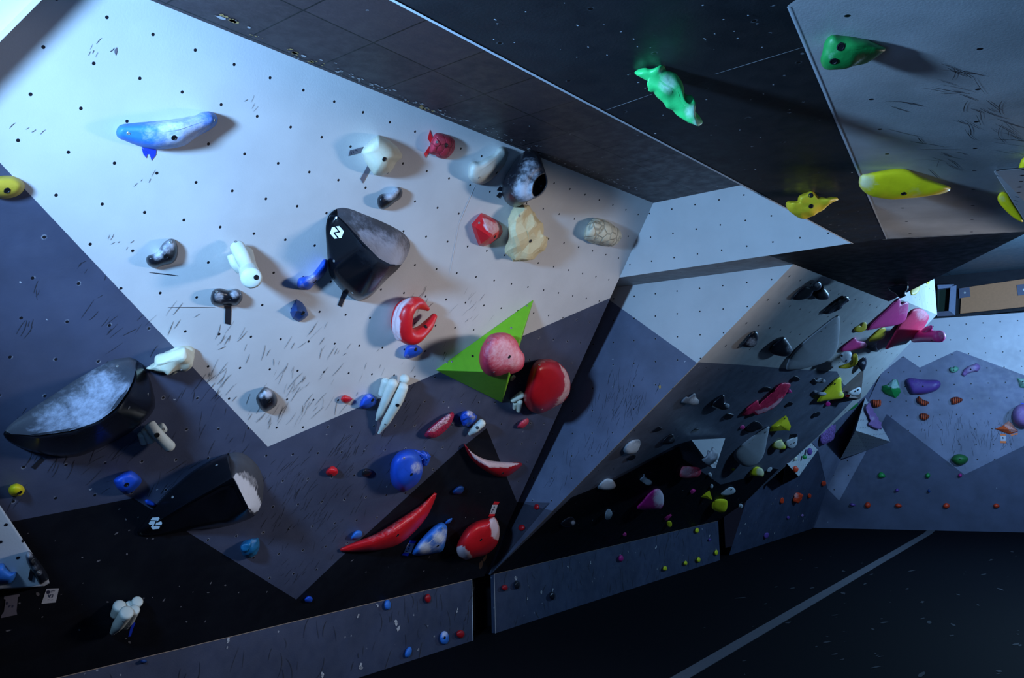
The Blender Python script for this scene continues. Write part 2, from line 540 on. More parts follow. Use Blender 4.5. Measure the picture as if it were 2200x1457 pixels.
def finish(name, fr, verts, faces, mats, chalk, fm=None, flat=False, facet_angle=None, base=None):
    """link a hold whose origin sits on the wall under it"""
    c = Vector((0, 0, 0))
    for v in verts: c += v
    c /= len(verts)
    if base is None:
        l = fr.Mi @ c
        base = fr.M @ Vector((l.x, l.y, 0))
    mw = fr.M.to_3x3().to_4x4()
    mw.translation = base
    me = mesh_from(name, verts, faces, mats, fm, not flat, mw.inverted())
    fix_normals(me)
    if facet_angle is not None:
        for p in me.polygons: p.use_smooth = True
        try: me.set_sharp_from_angle(angle=math.radians(facet_angle))
        except Exception: pass
    at = me.attributes.new('chalk', 'FLOAT', 'POINT')
    if chalk:
        for i, v in enumerate(me.vertices): at.data[i].value = chalk_value(proj(mw @ v.co), chalk)
    return link(name, me, mw)

HOLD_BVH = {}
def surface(o):
    if o.name not in HOLD_BVH:
        me = o.data
        mw = o.matrix_world
        HOLD_BVH[o.name] = BVHTree.FromPolygons([mw @ v.co for v in me.vertices], [tuple(p.vertices) for p in me.polygons])
    return HOLD_BVH[o.name]
def on_surface(o, x, y):
    d = ray(x, y).normalized()
    loc, n, i, dist = surface(o).ray_cast(CAM, d)
    if loc is None:
        loc, n, i, dist = surface(o).find_nearest(CAM + d * ((o.matrix_world.translation - CAM).length))
    if n.dot(d) > 0: n = -n
    return loc, n
def bolts(o, pts, r=.0085, name='bolt_hole'):
    for x, y in pts:
        loc, n = on_surface(o, x, y)
        q = n.to_track_quat('Z', 'Y').to_matrix().to_4x4()
        q.translation = loc
        k = 12
        V, Fc, fm = [], [], []
        for rr, h in ((r * 1.25, -.004), (r * 1.2, .0012), (r * .9, .0018), (r * .8, .0004)):
            V += [Vector((rr * math.cos(2 * math.pi * i / k), rr * math.sin(2 * math.pi * i / k), h)) for i in range(k)]
        for j in range(3):
            for i in range(k):
                Fc.append([j * k + i, j * k + (i + 1) % k, (j + 1) * k + (i + 1) % k, (j + 1) * k + i])
                fm.append(0)
        Fc.append([3 * k + i for i in range(k)])
        fm.append(0)
        me = mesh_from(name, V, Fc, [P['bolt'] if name == 'bolt_hole' else P['screw']], fm, False)
        link(name, me, q, o)
def decal(o, polys, mat, name='logo', h=.005):
    """a print lying flat on the hold"""
    hits = [on_surface(o, x, y) for pl in polys for x, y in pl]
    c = sum((l for l, n in hits), Vector()) / len(hits)
    nn = sum((n for l, n in hits), Vector()).normalized()
    lift = max((l - c).dot(nn) for l, n in hits) + .002
    V, Fc = [], []
    for pl in polys:
        k = len(V)
        m = len(pl)
        f = [hit(x, y, c + nn * lift, nn) for x, y in pl]
        V += f
        Fc.append(list(range(k, k + m)))
    me = mesh_from(name, V, Fc, [mat], None, False, o.matrix_world.inverted())
    return link(name, me, o.matrix_world.copy(), o)

# ------------------------------------------------------------------ hold builders
def blob(fr, name, label, mat, outline, ridge, h0=0.0, e1=.7, e2=.9, n=56, m=9, facet=False, scoop=None, scoop_mat=None,
         chalk=(), bolt=(), screw=(), rough=0.0, rscale=18, cat='climbing hold', group=None, mouth=None, corners=False, lip=.16, front=False, flat=False):
    """hold on a wall: outline at the wall, rising to a ridge of (x, y, height)"""
    O = polyline(outline, n) if (facet or corners) else spline(outline, n)
    n = len(O)
    if isinstance(ridge, tuple): ridge = [ridge]
    verts, faces, fm = [], [], []
    near = ridge_map(O, ridge)
    con = [bool(scoop) and inside(p.lerp(near[i][0], .5), scoop) for i, p in enumerate(O)]
    if mouth:
        # the hold rises to an open mouth instead of a ridge
        mp, mh, md = mouth
        Q = spline(mp, n)
        k0 = min(range(n), key=lambda k: sum((Q[(i + k) % n] - O[i]).length_squared for i in range(0, n, 4)))
        near = [(Q[(i + k0) % n], mh) for i in range(n)]
        qc = sum(Q, Vector((0, 0))) / n
    rings = [(-1, 0)] + [(j, j / m) for j in range(m + 1)]
    for j, t in rings:
        for i, p in enumerate(O):
            q, H = near[i]
            if j < 0: verts.append(fr.pt(p.x, p.y, h0 - .004)); continue
            if con[i]:
                s = 1 - t
                h = H * (lip * min(1, t * 5) + (1 - lip) * t ** 1.9)
            elif front:
                s, h = 1 - t, H * (.22 * min(1, t * 9) ** .6 + .78 * t ** .92)
            elif facet:
                s, h = 1 - t, H * (lip * min(1, t * 6) + (1 - lip) * t)
            else:
                th = t * math.pi / 2
                s, h = math.cos(th) ** e1 if t < 1 else 0.0, H * math.sin(th) ** e2
            if t == 1 and not mouth: s = .035
            v = fr.pt(q.x + (p.x - q.x) * s, q.y + (p.y - q.y) * s, h0 + h)
            if rough and 0 < t < 1:
                nv = noise.noise_vector(v * rscale)
                v = v + nv * rough
            verts.append(v)
    for j in range(len(rings) - 1):
        for i in range(n):
            k = (i + 1) % n
            faces.append([j * n + i, j * n + k, (j + 1) * n + k, (j + 1) * n + i])
            fm.append(1 if (con[i] and con[k] and j > 0 and scoop_mat) else 0)
    R_ = len(rings)
    if mouth:
        for sc, dz in ((.94, .004), (.86, -.012), (.78, -md * .6), (.55, -md), (.1, -md * 1.1)):
            for i in range(n):
                q = near[i][0]
                verts.append(fr.pt(qc.x + (q.x - qc.x) * sc, qc.y + (q.y - qc.y) * sc, h0 + mh + dz))
            for i in range(n):
                k = (i + 1) % n
                faces.append([(R_ - 1) * n + i, (R_ - 1) * n + k, R_ * n + k, R_ * n + i])
                fm.append(0)
            R_ += 1
    faces.append([(R_ - 1) * n + i for i in range(n)])
    fm.append(1 if (scoop_mat and con.count(True) > n / 2) else 0)
    faces.append([i for i in range(n)][::-1])
    fm.append(0)
    mats = [mat] + ([scoop_mat] if scoop_mat else [])
    c = [sum(p.x for p in O) / n, sum(p.y for p in O) / n]
    me_base = fr.pt(c[0], c[1], 0)
    o = finish(name, fr, verts, faces, mats, chalk, fm, base=me_base, flat=flat, facet_angle=None if flat else (24 if facet else (50 if scoop else None)))
    tag(o, label, cat, group)
    bolts(o, bolt)
    bolts(o, screw, .005, 'screw')
    return o
def lump(fr, name, label, mat, outline, lam=.5, thick=.4, ridge=None, n=44, m=7, e1=.62, facet=False, chalk=(), bolt=(), screw=(),
         rough=0.0, rscale=22, cat='climbing hold', group=None, lift=0.0):
    """hold seen along its wall: a closed body standing off the surface it is bolted to"""
    O = polyline(outline, n) if facet else spline(outline, n)
    n = len(O)
    cx, cy = sum(p.x for p in O) / n, sum(p.y for p in O) / n
    def iz(x, y):
        q = fr.pt(x, y, lift) - CAM
        return 1 / q.dot(fw)
    zs = [iz(p.x, p.y) for p in O]
    zmax = max(zs)
    def place(x, y): return CAM + ray(x, y) / (lam * iz(x, y) + (1 - lam) * zmax)
    if ridge is None:
        # long axis of the outline
        sxx = sum((p.x - cx) ** 2 for p in O); syy = sum((p.y - cy) ** 2 for p in O); sxy = sum((p.x - cx) * (p.y - cy) for p in O)
        a = .5 * math.atan2(2 * sxy, sxx - syy)
        dx, dy = math.cos(a), math.sin(a)
        pr = [(p.x - cx) * dx + (p.y - cy) * dy for p in O]
        pw = [abs(-(p.x - cx) * dy + (p.y - cy) * dx) for p in O]
        L = max(0, (max(pr) - min(pr)) / 2 - max(pw) * 1.1)
        mid = (max(pr) + min(pr)) / 2
        ridge = [(cx + dx * (mid - L), cy + dy * (mid - L), 0), (cx + dx * (mid + L), cy + dy * (mid + L), 0)]
    else: ridge = [(a, b, 0) for a, b in ridge]
    near = [q for q, h_ in ridge_map(O, ridge)]
    half = sum((O[i] - near[i]).length for i in range(n)) / n
    T = thick * 2 * half * (place(cx, cy) - CAM).dot(fw) / FPX
    verts, faces = [], []
    J = list(range(-m, m + 1))
    for j in J:
        th = j / m * math.pi / 2
        s = max(.03, math.cos(th)) ** (e1 if not facet else 1)
        if facet: s, off = max(.05, 1 - abs(j) / m), T * j / m
        else: off = T * math.sin(th)
        for i, p in enumerate(O):
            q = near[i]
            x, y = q.x + (p.x - q.x) * s, q.y + (p.y - q.y) * s
            v = place(x, y)
            d = (v - CAM).normalized()
            v = v - d * off
            if rough: v = v + noise.noise_vector(v * rscale) * rough * (1 - abs(j) / m * .3)
            verts.append(v)
    R_ = len(J)
    for j in range(R_ - 1):
        for i in range(n):
            k = (i + 1) % n
            faces.append([j * n + i, j * n + k, (j + 1) * n + k, (j + 1) * n + i])
    faces.append(list(range(n))[::-1])
    faces.append([(R_ - 1) * n + i for i in range(n)])
    k = max(range(n), key=lambda i: zs[i])
    o = finish(name, fr, verts, faces, [mat], chalk, base=fr.pt(O[k].x, O[k].y, 0), facet_angle=24 if facet else None)
    tag(o, label, cat, group)
    bolts(o, bolt)
    bolts(o, screw, .005, 'screw')
    return o
def tubes(fr, name, label, mat, paths, chalk=(), bolt=(), screw=(), cat='climbing hold', k=18, group=None, flatcap=False):
    """hold made of moulded rods: each path is [(x, y, height, radius in pixels)]"""
    verts, faces = [], []
    for path in paths:
        C, Rd = [], []
        for x, y, h, r in path:
            c = fr.pt(x, y, h)
            C.append(c)
            Rd.append(r * (c - CAM).dot(fw) / FPX)
        # subdivide smoothly
        D, E = [], []
        for i in range(len(C) - 1):
            p0, p1, p2, p3 = C[max(0, i - 1)], C[i], C[i + 1], C[min(len(C) - 1, i + 2)]
            for j in range(6):
                t = j / 6
                D.append(.5 * ((2 * p1) + (p2 - p0) * t + (2 * p0 - 5 * p1 + 4 * p2 - p3) * t * t + (3 * p1 - p0 - 3 * p2 + p3) * t ** 3))
                E.append(Rd[i] + (Rd[i + 1] - Rd[i]) * (3 * t * t - 2 * t ** 3))
        D.append(C[-1]); E.append(Rd[-1])
        # rounded ends
        def cap(c, d, r, sgn):
            return [(c + d * (sgn * r * (.28 if flatcap else .8) * math.sin(a)), r * math.cos(a)) for a in ((.5, 1.0, 1.35, 1.5) if not flatcap else (.7, 1.2, 1.4, 1.55))]
        d0 = (D[1] - D[0]).normalized(); d1 = (D[-1] - D[-2]).normalized()
        seq = [(c, r) for c, r in cap(D[0], d0, E[0], -1)[::-1]] + list(zip(D, E)) + cap(D[-1], d1, E[-1], 1)
        base = len(verts)
        up = fr.N
        for i, (c, r) in enumerate(seq):
            a = seq[max(0, i - 1)][0]; b = seq[min(len(seq) - 1, i + 1)][0]
            d = (b - a).normalized()
            s = d.cross(up)
            if s.length < 1e-3: s = d.cross(fr.e1)
            s.normalize()
            u = s.cross(d).normalized()
            for q in range(k):
                an = 2 * math.pi * q / k
                verts.append(c + (s * math.cos(an) + u * math.sin(an)) * max(r, 1e-4))
        for i in range(len(seq) - 1):
            for q in range(k):
                w = (q + 1) % k
                faces.append([base + i * k + q, base + i * k + w, base + (i + 1) * k + w, base + (i + 1) * k + q])
        faces.append([base + q for q in range(k)][::-1])
        faces.append([base + (len(seq) - 1) * k + q for q in range(k)])
    o = finish(name, fr, verts, faces, [mat], chalk)
    tag(o, label, cat, group)
    bolts(o, bolt)
    bolts(o, screw, .005, 'screw')
    return o
def solid(fr, name, label, mats, pts, faces, fm=None, cat='climbing volume', chalk=(), bolt=(), screw=(), bevel=.006):
    """plywood volume: corner points (x, y, height) and its faces"""
    V = [p if isinstance(p, Vector) else fr.pt(*p) for p in pts]
    o = finish(name, fr, V, faces, mats, chalk, fm, flat=True)
    if bevel:
        bm = bmesh.new()
        bm.from_mesh(o.data)
        bmesh.ops.bevel(bm, geom=list(bm.edges), offset=bevel, segments=2, affect='EDGES', profile=.5, clamp_overlap=True)
        bm.to_mesh(o.data)
        bm.free()
        a = o.data.attributes.get('chalk')
        if chalk and a:
            for i, v in enumerate(o.data.vertices): a.data[i].value = chalk_value(proj(o.matrix_world @ v.co), chalk)
    tag(o, label, cat)
    bolts(o, bolt, .006)
    bolts(o, screw, .005, 'screw')
    return o
def strip(fr, name, label, mat, quads, cat='tape', h=.0032, parts=()):
    """a strip of tape or a label lying on the wall, a millimetre thick"""
    V, Fc = [], []
    for q in quads:
        k = len(V)
        m = len(q)
        V += [fr.pt(x, y, h) for x, y in q] + [fr.pt(x, y, .0005) for x, y in q]
        Fc.append([k + i for i in range(m)])
        Fc.append([k + m + i for i in range(m)][::-1])
        for i in range(m): Fc.append([k + i, k + (i + 1) % m, k + m + (i + 1) % m, k + m + i])
    o = finish(name, fr, V, Fc, [mat], (), flat=True)
    tag(o, label, cat)
    for pn, pm, pq in parts:
        V, Fc = [], []
        for q in pq:
            k = len(V)
            V += [fr.pt(x, y, h + .0012) for x, y in q]
            Fc.append([k + i for i in range(len(q))])
        me = mesh_from(pn, V, Fc, [pm], None, False, o.matrix_world.inverted())
        link(pn, me, o.matrix_world.copy(), o)
    return o
# ================================================================== the setting
def rnd(a, b): return random.uniform(a, b)

# --- long left wall, 31 degrees past vertical
TOP1 = (ZC - .418) / math.cos(math.radians(31))
s = Sheet(W1)
s.poly([(-2, 0), (4.78, 0), (4.78, TOP1), (-2, TOP1)], P['w1_light'])
va, vb = W1.uv(0, 350), W1.uv(575, 960)
sl = (va[1] - vb[1]) / (va[0] - vb[0])
ve = W1.uv(1310, 640)
s.poly([(-2, 0), (4.78, 0), (4.78, ve[1]), vb, (vb[0] + (TOP1 - vb[1]) / sl, TOP1), (-2, TOP1)], P['w1_slate'], .001)
bl = [W1.uv(*q) for q in ((27, 1120), (286, 1070), (636, 1288), (730, 1199), (985, 967), (1045, 920), (1110, 1078))]
slb = (bl[0][1] - bl[1][1]) / (bl[0][0] - bl[1][0])
s.poly([(-2, 0), (4.78, 0), (4.78, bl[-1][1])] + bl[::-1] + [(-2, bl[0][1] + slb * (-2 - bl[0][0]))], P['w1_black'], .002)
# edge of the panel where the wall stops short of the side wall
s.poly([(4.78, 0), (4.78, TOP1), (4.77, TOP1), (4.77, 0)], P['w1_light'], -.002)
s.verts3([W1.at(4.78, 0, .002), W1.at(4.78, TOP1, 0), W1.at(4.78, TOP1, -.06), W1.at(4.78, 0, -.06)], P['dark'])
# rubber scuffs
def scuffs(sh, box, count, keep, seed, ang=1.25, spread=.22, ln=(.02, .085), wd=(.0004, .0013)):
    rs = random.Random(seed)
    k = 0
    while k < count:
        cx, cy = rs.uniform(box[0], box[2]), rs.uniform(box[1], box[3])
        if keep and not inside((cx, cy), keep): continue
        base = ang + rs.gauss(0, spread * .6)
        for _ in range(rs.randint(1, 6)):
            x, y = cx + rs.gauss(0, 18), cy + rs.gauss(0, 14)
            if keep and not inside((x, y), keep): continue
            u, v = sh.fr.uv(x, y)
            sh.stroke(u, v, base + rs.gauss(0, spread), rs.uniform(*ln), rs.uniform(*wd), P['scuff'], rs.gauss(0, .14))
            k += 1
zone_low = [(0, 600), (330, 640), (480, 700), (760, 720), (900, 760), (940, 900), (1100, 960), (1040, 920), (640, 1280), (300, 1060), (0, 1110)]
scuffs(s, (0, 600, 1100, 1280), 260, zone_low, 3)
scuffs(s, (420, 640, 760, 960), 62, [(430, 700), (700, 690), (760, 880), (580, 950), (470, 850)], 4, ln=(.03, .09))
scuffs(s, (600, 950, 900, 1270), 120, [(600, 980), (880, 900), (900, 1030), (640, 1270), (560, 1200)], 5)
scuffs(s, (700, 600, 1100, 900), 45, None, 6, ln=(.02, .07))
scuffs(s, (60, 90, 700, 600), 40, None, 8, ln=(.008, .03), wd=(.0005, .001))
for x, y, l, a, w in ((970, 425, .17, 1.0, .0018),):
    u, v = W1.uv(x, y)
for (x0, y0, x1, y1), w in (((1020, 398, 985, 480), .0022), ((985, 480, 965, 590), .0012), ((320, 585, 382, 592), .002), ((360, 660, 462, 660), .001), ((360, 720, 372, 690), .0012)):
    p, q = W1.uv(x0, y0), W1.uv(x1, y1)
    s.stroke((p[0] + q[0]) / 2, (p[1] + q[1]) / 2, math.atan2(q[1] - p[1], q[0] - p[0]), math.dist(p, q), w, P['edge'] if x0 > 960 else P['scuff'])
# bare patches of old adhesive and exposed wood
for x, y, r, m in ((248, 110, .016, 'tape_brown'), (1033, 1212, .05, 'wood_dark'), (1041, 1200, .04, 'wood_dark')):
    u, v = W1.uv(x, y)
    s.chip(u, v, r, P[m], .0028, .35 if m == 'tape_brown' else .5, .2)
rs = random.Random(11)
for k in range(75):
    x, y = rs.uniform(0, 1000), rs.uniform(1090, 1380)
    if inside((x, y), [(27, 1125), (286, 1080), (636, 1292), (730, 1205), (985, 975), (1045, 930), (1100, 1075), (1000, 1230), (500, 1340), (100, 1440), (0, 1440)]):
        u, v = W1.uv(x, y)
        s.chip(u, v, rs.uniform(.002, .006), P['chip_dim'], .003, rs.uniform(.8, 2.4), rs.uniform(0, 3))
s.build('wall_left')

# --- light side wall block closing the recess, and its underside running on as the cave roof
s = Sheet(W2A)
s.poly([(.122, 0), (1.72, 0), (1.72, .448), (.391, .448)], P['w2_light'])
s.build('wall_recess_end')
s = Sheet(ROOF)
s.poly([(4.78, -3.0), (4.78, -1.78), (5.163, -1.768), (5.10, -3.0)], P['under'])
s.poly([(4.78, -1.78), (4.78, -.30), (7.39, -1.767), (5.163, -1.768)], P['dark'])
s.build('ceiling_cave')

# --- side wall of the cave (faces the lamp)
s = Sheet(W2B)
ed = [W2B.uv(1705, 568), W2B.uv(1500, 780), W2B.uv(1300, 985), W2B.uv(1185, 1110)]
bt = W2B.Mi @ W(4.85, -3.98, .418)
lf = W2B.Mi @ W(4.84, -4.25, .418)
s.poly([(-.35, 0), (1.132, 0), (bt.x, bt.y), (lf.x, lf.y)], P['w2_light'])
v0, v1 = W2B.uv(1310, 645), W2B.uv(1500, 780)
s1 = (v1[1] - v0[1]) / (v1[0] - v0[0])
def edge_at(y): return (1.132 + (bt.x - 1.132) * (y / bt.y), y)
e1_ = edge_at(v1[1])
s.poly([(-.35, v0[1] + s1 * (-.35 - v0[0])), v0, e1_, (bt.x, bt.y), (lf.x, lf.y)], P['w2_slate'], .001)
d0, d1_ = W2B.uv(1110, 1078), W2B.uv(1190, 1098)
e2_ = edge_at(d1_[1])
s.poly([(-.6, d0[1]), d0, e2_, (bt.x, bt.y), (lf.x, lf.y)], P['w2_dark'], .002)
scuffs(s, (1130, 700, 1480, 1080), 110, [(1330, 760), (1430, 830), (1190, 1080), (1160, 1050)], 21, ang=1.3, ln=(.03, .10))
u, v = W2B.uv(1418, 832)
s.chip(u, v, .016, P['wood_chip'], .003, .7)
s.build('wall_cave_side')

# --- cave wall, 48 degrees past vertical
s = Sheet(W3)
lt = (.313, 2.983)
s.poly([(0, 0), (3.9, 0), (4.18, .26), (4.37, 1.18), (4.56, 1.93), (4.32, 2.24), (4.166, 3.037), (.313, 3.037)], P['w3_light'])
low = [(1502, 778), (1600, 784), (1690, 792), (1798, 798), (1812, 826), (1846, 846)]
s.poly([W3.uv(*q) for q in low] + [(4.36, 1.3), (4.18, .26), (3.9, 0), (0, 0)], P['w3_slate'], .0015)
bk = [(1228, 1068), (1317, 1032), (1458, 958), (1467, 986), (1548, 1041), (1612, 1024), (1660, 1006), (1672, 1008)]
s.poly([W3.uv(*q) for q in bk] + [(4.17, .26), (3.9, 0), (0, 0)], P['w3_black'], .003)
s.build('wall_cave')
# upright fascia on top of the cave wall
WC = Frame(W(7.0, -1.726, 2.454), D1, UP)
s = Sheet(WC)
s.poly([(0, 0), (2.02, 0), (2.02, .9), (0, .9)], P['w2_light'])
s.build('wall_cave_top')
# dark void behind the kickboards
BK = Frame(W(4.4, -4.16, 0), D1, UP)
s = Sheet(BK)
s.poly([(0, 0), (4.9, 0), (4.9, .8), (0, .8)], P['dark'])
s.build('wall_behind')

# --- far overhanging wall and upright back wall
s = Sheet(W4)
s.px([(1565, 1197), (1603, 1078), (1700, 900), (1850, 700), (1950, 690), (1893, 803), (1777, 1049), (1745, 1137)], P['w4_dark'])
s.px([(1735, 940), (1757, 966), (1777, 1049), (1893, 803), (1940, 700), (1850, 700), (1720, 880)], P['w4_mid'], .002)
rs = random.Random(17)
for k in range(46):
    x, y = rs.uniform(1580, 1740), rs.uniform(1040, 1170)
    u, v = W4.uv(x, y)
    if u > .25 and v > .03: s.chip(u, v, rs.uniform(.003, .014), P['chip'] if rs.random() < .4 else P['chip_dim'], .003, rs.uniform(.4, 2.4), rs.uniform(0, 3))
s.build('wall_far')
s = Sheet(WB)
lc = [WB.uv(1745, 1137), WB.uv(1777, 1049), WB.uv(1893, 803), WB.uv(1950, 690)]
s.poly([(lc[0][0], 0)] + lc[1:] + [(lc[3][0], 2.775), (4, 2.775), (4, 0)], P['wb_light'])
def ux(x, y): return WB.uv(x, y)
s.poly([(lc[0][0], 0)] + lc[1:3] + [ux(1940, 765), ux(1976, 790), ux(2056, 753), ux(2200, 806), ux(2420, 886), (4, 0)], P['wb_mid'], .0015)
s.poly([(lc[0][0], 0), lc[1], ux(1803, 1076), ux(1905, 890), ux(2072, 1020), ux(2200, 958), ux(2420, 850), (4, 0)], P['wb_dark'], .003)
scuffs(s, (1900, 870, 2200, 1010), 110, [(1920, 880), (2190, 900), (2190, 950), (2070, 1010)], 31, ang=1.5, ln=(.04, .14), wd=(.0008, .002))
s.build('wall_back')
WBU = Frame(WB.K - NB * .14, DB, UP)
s = Sheet(WBU)
s.poly([(-1.6, 2.6), (4, 2.6), (4, 3.9), (-1.6, 3.9)], P['dark'])
s.build('wall_back_upper')
BC = Frame(W(0, 0, 3.36), D1, N1H)
s = Sheet(BC)
s.poly([(4.9, -3.9), (15, -3.9), (15, 4), (4.9, 4)], P['teal'])
s.build('ceiling_far')

# --- recess ceiling and the lower roof
s = Sheet(CEIL)
s.poly([(-3, -2.56), (4.82, -2.56), (4.82, -1.30), (-3, -1.30)], P['tile'])
rs = random.Random(5)
for x, y, r, k in ((500, 42, .022, 7), (480, 32, .010, 4), (640, 118, .018, 8), (660, 128, .012, 5), (685, 133, .010, 3), (910, 229, .016, 7), (870, 216, .008, 3), (1140, 270, .007, 2), (620, 105, .012, 4), (555, 78, .008, 4)):
    u0_, v0_ = CEIL.uv(x, y)
    for _ in range(k):
        s.chip(u0_ + rs.gauss(0, r * 1.5), v0_ + rs.gauss(0, r * .5), r * rs.uniform(.2, .6), P['wood_chip'] if rs.random() < .75 else P['chip'], .003, rs.uniform(.8, 2))
for k in range(150):
    x = rs.uniform(690, 1380)
    y = 160 + (x - 730) * .40 - abs(rs.gauss(0, 7)) - 2
    u, v = CEIL.uv(x, y)
    s.chip(u, v, rs.uniform(.0015, .006), P['chip'], .003, rs.uniform(.8, 3))
s.build('ceiling')
s = Sheet(ROOF)
s.poly([(-3, -1.31), (4.79, -1.31), (4.79, 2.2), (-3, 2.2)], P['roof_black'])
s.poly([(-3, -1.312), (4.79, -1.312), (4.79, -1.303), (-3, -1.303)], P['edge'], .002)
s.verts3([W(-3, -1.312, ZR), W(4.79, -1.312, ZR), W(4.79, -1.312, ZC), W(-3, -1.312, ZC)], P['dark'])
s.verts3([W(4.79, -1.31, ZR), W(4.79, 2.2, ZR), W(4.79, 2.2, ZR + .03), W(4.79, -1.31, ZR + .03)], P['edge'])
rs = random.Random(9)
for x0, y0, x1, y1 in ((1535, 158, 1725, 100), (1302, 235, 1400, 201)):
    p, q = ROOF.uv(x0, y0), ROOF.uv(x1, y1)
    s.stroke((p[0] + q[0]) / 2, (p[1] + q[1]) / 2, math.atan2(q[1] - p[1], q[0] - p[0]), math.dist(p, q), .0012, P['edge'])
for k in range(90):
    x, y = rs.uniform(1050, 1850), rs.uniform(0, 470)
    u, v = ROOF.uv(x, y)
    if v > -1.28: s.chip(u, v, rs.uniform(.0012, .0038), P['edge'], .003, rs.uniform(.7, 2))
s.build('ceiling_roof')
s = Sheet(F2)
_far = [F2.Mi @ W(1.3, .2, ZR), F2.Mi @ W(1.3, 2.0, ZR), F2.Mi @ W(5.1, 2.0, ZR)]
s.poly([F2.uv(1692, 12)] + [(q.x, q.y) for q in _far] + [F2.uv(2200, 497), F2.uv(1905, 513)], P['roof_grey'])
p, q = F2.uv(1692, 12), F2.uv(1905, 513)
s.stroke((p[0] + q[0]) / 2, (p[1] + q[1]) / 2, math.atan2(q[1] - p[1], q[0] - p[0]), math.dist(p, q), .004, P['edge'])
p, q = F2.uv(1905, 513), F2.uv(2200, 497)
s.stroke((p[0] + q[0]) / 2, (p[1] + q[1]) / 2, math.atan2(q[1] - p[1], q[0] - p[0]), math.dist(p, q) * 1.3, .004, P['edge'])
scuffs(s, (1950, 150, 2200, 360), 60, None, 41, ang=.5, spread=.25, ln=(.05, .16), wd=(.0006, .0016))
s.build('ceiling_roof_panel')
# fin panel at the left end of the long wall, shading the wall's top corner from the lamp
s = Sheet(W1)
c0, c1 = W1.pt(0, 70, .16), W1.pt(70, 0, .16)
dd = c1 - c0
c0, c1 = c0 - dd * 2.2, c1 + dd * 1.2
s.verts3([c0, c1, c1 - W1.N * .16, c0 - W1.N * .16], P['w1_light'])
s.verts3([c0 + D1 * .018, c1 + D1 * .018, c1 + D1 * .018 - W1.N * .16, c0 + D1 * .018 - W1.N * .16], P['w1_light'])
s.verts3([c0, c1, c1 + D1 * .018, c0 + D1 * .018], P['w1_light'])
s.build('wall_corner')

# --- mats, kickboards, floor tape
s = Sheet(FL)
s.poly([(-3, -4), (14, -4), (14, 4.3), (-3, 4.3)], P['mat'])
rs = random.Random(23)
for k in range(70):
    x, y = rs.uniform(1500, 2200), rs.uniform(1180, 1457)
    u, v = FL.uv(x, y)
    s.chip(u, v, rs.uniform(.004, .02), P['scuff'], .002, rs.uniform(1.5, 4), rs.uniform(-.5, .5))
s.build('floor')
def kickboard(name, a0, a1, chips, seed):
    s = Sheet(KICK)
    s.poly([(a0, 0), (a1, 0), (a1, .418), (a0, .418)], P['kick'])
    for x in (a0, a1): s.verts3([KICK.at(x, 0, 0), KICK.at(x, .418, 0), KICK.at(x, .418, -.03), KICK.at(x, 0, -.03)], P['kick'])
    s.poly([(a0, .414), (a1, .414), (a1, .419), (a0, .419)], P['kick_edge'], .002)
    s.poly([(a1 - .005 if a1 < 5 else a0, 0), (a1 if a1 < 5 else a0 + .005, 0), (a1 if a1 < 5 else a0 + .005, .418), (a1 - .005 if a1 < 5 else a0, .418)], P['edge'] if a1 < 5 else P['chip'], .0024)
    rs = random.Random(seed)
    for x, y, r in chips:
        u, v = KICK.uv(x, y)
        for _ in range(3): s.chip(u + rs.gauss(0, r * .3), v + rs.gauss(0, r * .4), r * rs.uniform(.5, .9), P['chip'], .003, rs.uniform(.5, 1.1), rs.uniform(0, 3))
    for k in range(90):
        u, v = rs.uniform(max(1.6, a0), a1), rs.uniform(.02, .39)
        s.stroke(u, v, 1.5 + rs.gauss(0, .3), rs.uniform(.03, .14), rs.uniform(.0008, .0025), P['scuff'], rs.gauss(0, .4))
    return s.build(name)
kickboard('baseboard_left', -2, 4.643, Z3(8, 118, 1060, .012, 370, 1112, .028, 240, 990, .01, 750, 1022, .01, 125, 1385, .022, 500, 1275, .008, 602, 1190, .008)
          + Z3(7, 1455, 1218, .012, 1450, 1258, .008, 2055, 1440, .014, 490, 1380, .006), 51)
kickboard('baseboard_right', 4.888, 8.742, Z3(8, 1125, 822, .018, 1357, 890, .013, 1285, 912, .016, 1198, 950, .01, 1455, 745, .01, 1600, 718, .014, 1788, 668, .016, 1840, 652, .01, 2018, 622, .016, 1680, 808, .008, 1610, 840, .007, 2025, 760, .008)
          + Z3(9, 190, 550, .012, 232, 632, .014, 35, 705, .013, 142, 505, .007, 372, 590, .006), 52)
t0, t1, t2 = FL.pt(1462, 1457), FL.pt(1993, 1147), FL.pt(2008, 1133)
V = []
dirn = (t1 - t0).normalized()
sd = dirn.cross(UP) * .047
a = t0 - dirn * 1.6
path = [a, t0, t1, t2]
for p in path:
    for q in (-1, 1):
        V += [p + sd * q + UP * .0005, p + sd * q + UP * .0035]
Fc = []
for i in range(len(path) - 1):
    k, n_ = i * 4, i * 4 + 4
    Fc += [[k + 1, k + 3, n_ + 3, n_ + 1], [k, n_, n_ + 2, k + 2], [k, k + 1, n_ + 1, n_], [k + 2, n_ + 2, n_ + 3, k + 3]]
Fc += [[0, 2, 3, 1], [len(V) - 4, len(V) - 3, len(V) - 1, len(V) - 2]]
mw = Matrix.Translation(FL.pt(1700, 1310))
me = mesh_from('floor_tape', V, Fc, [P['tape_grey']], None, False, mw.inverted())
fix_normals(me)
tag(link('floor_tape', me, mw), 'long grey tape strip covering the seam between the black crash mats', 'tape')

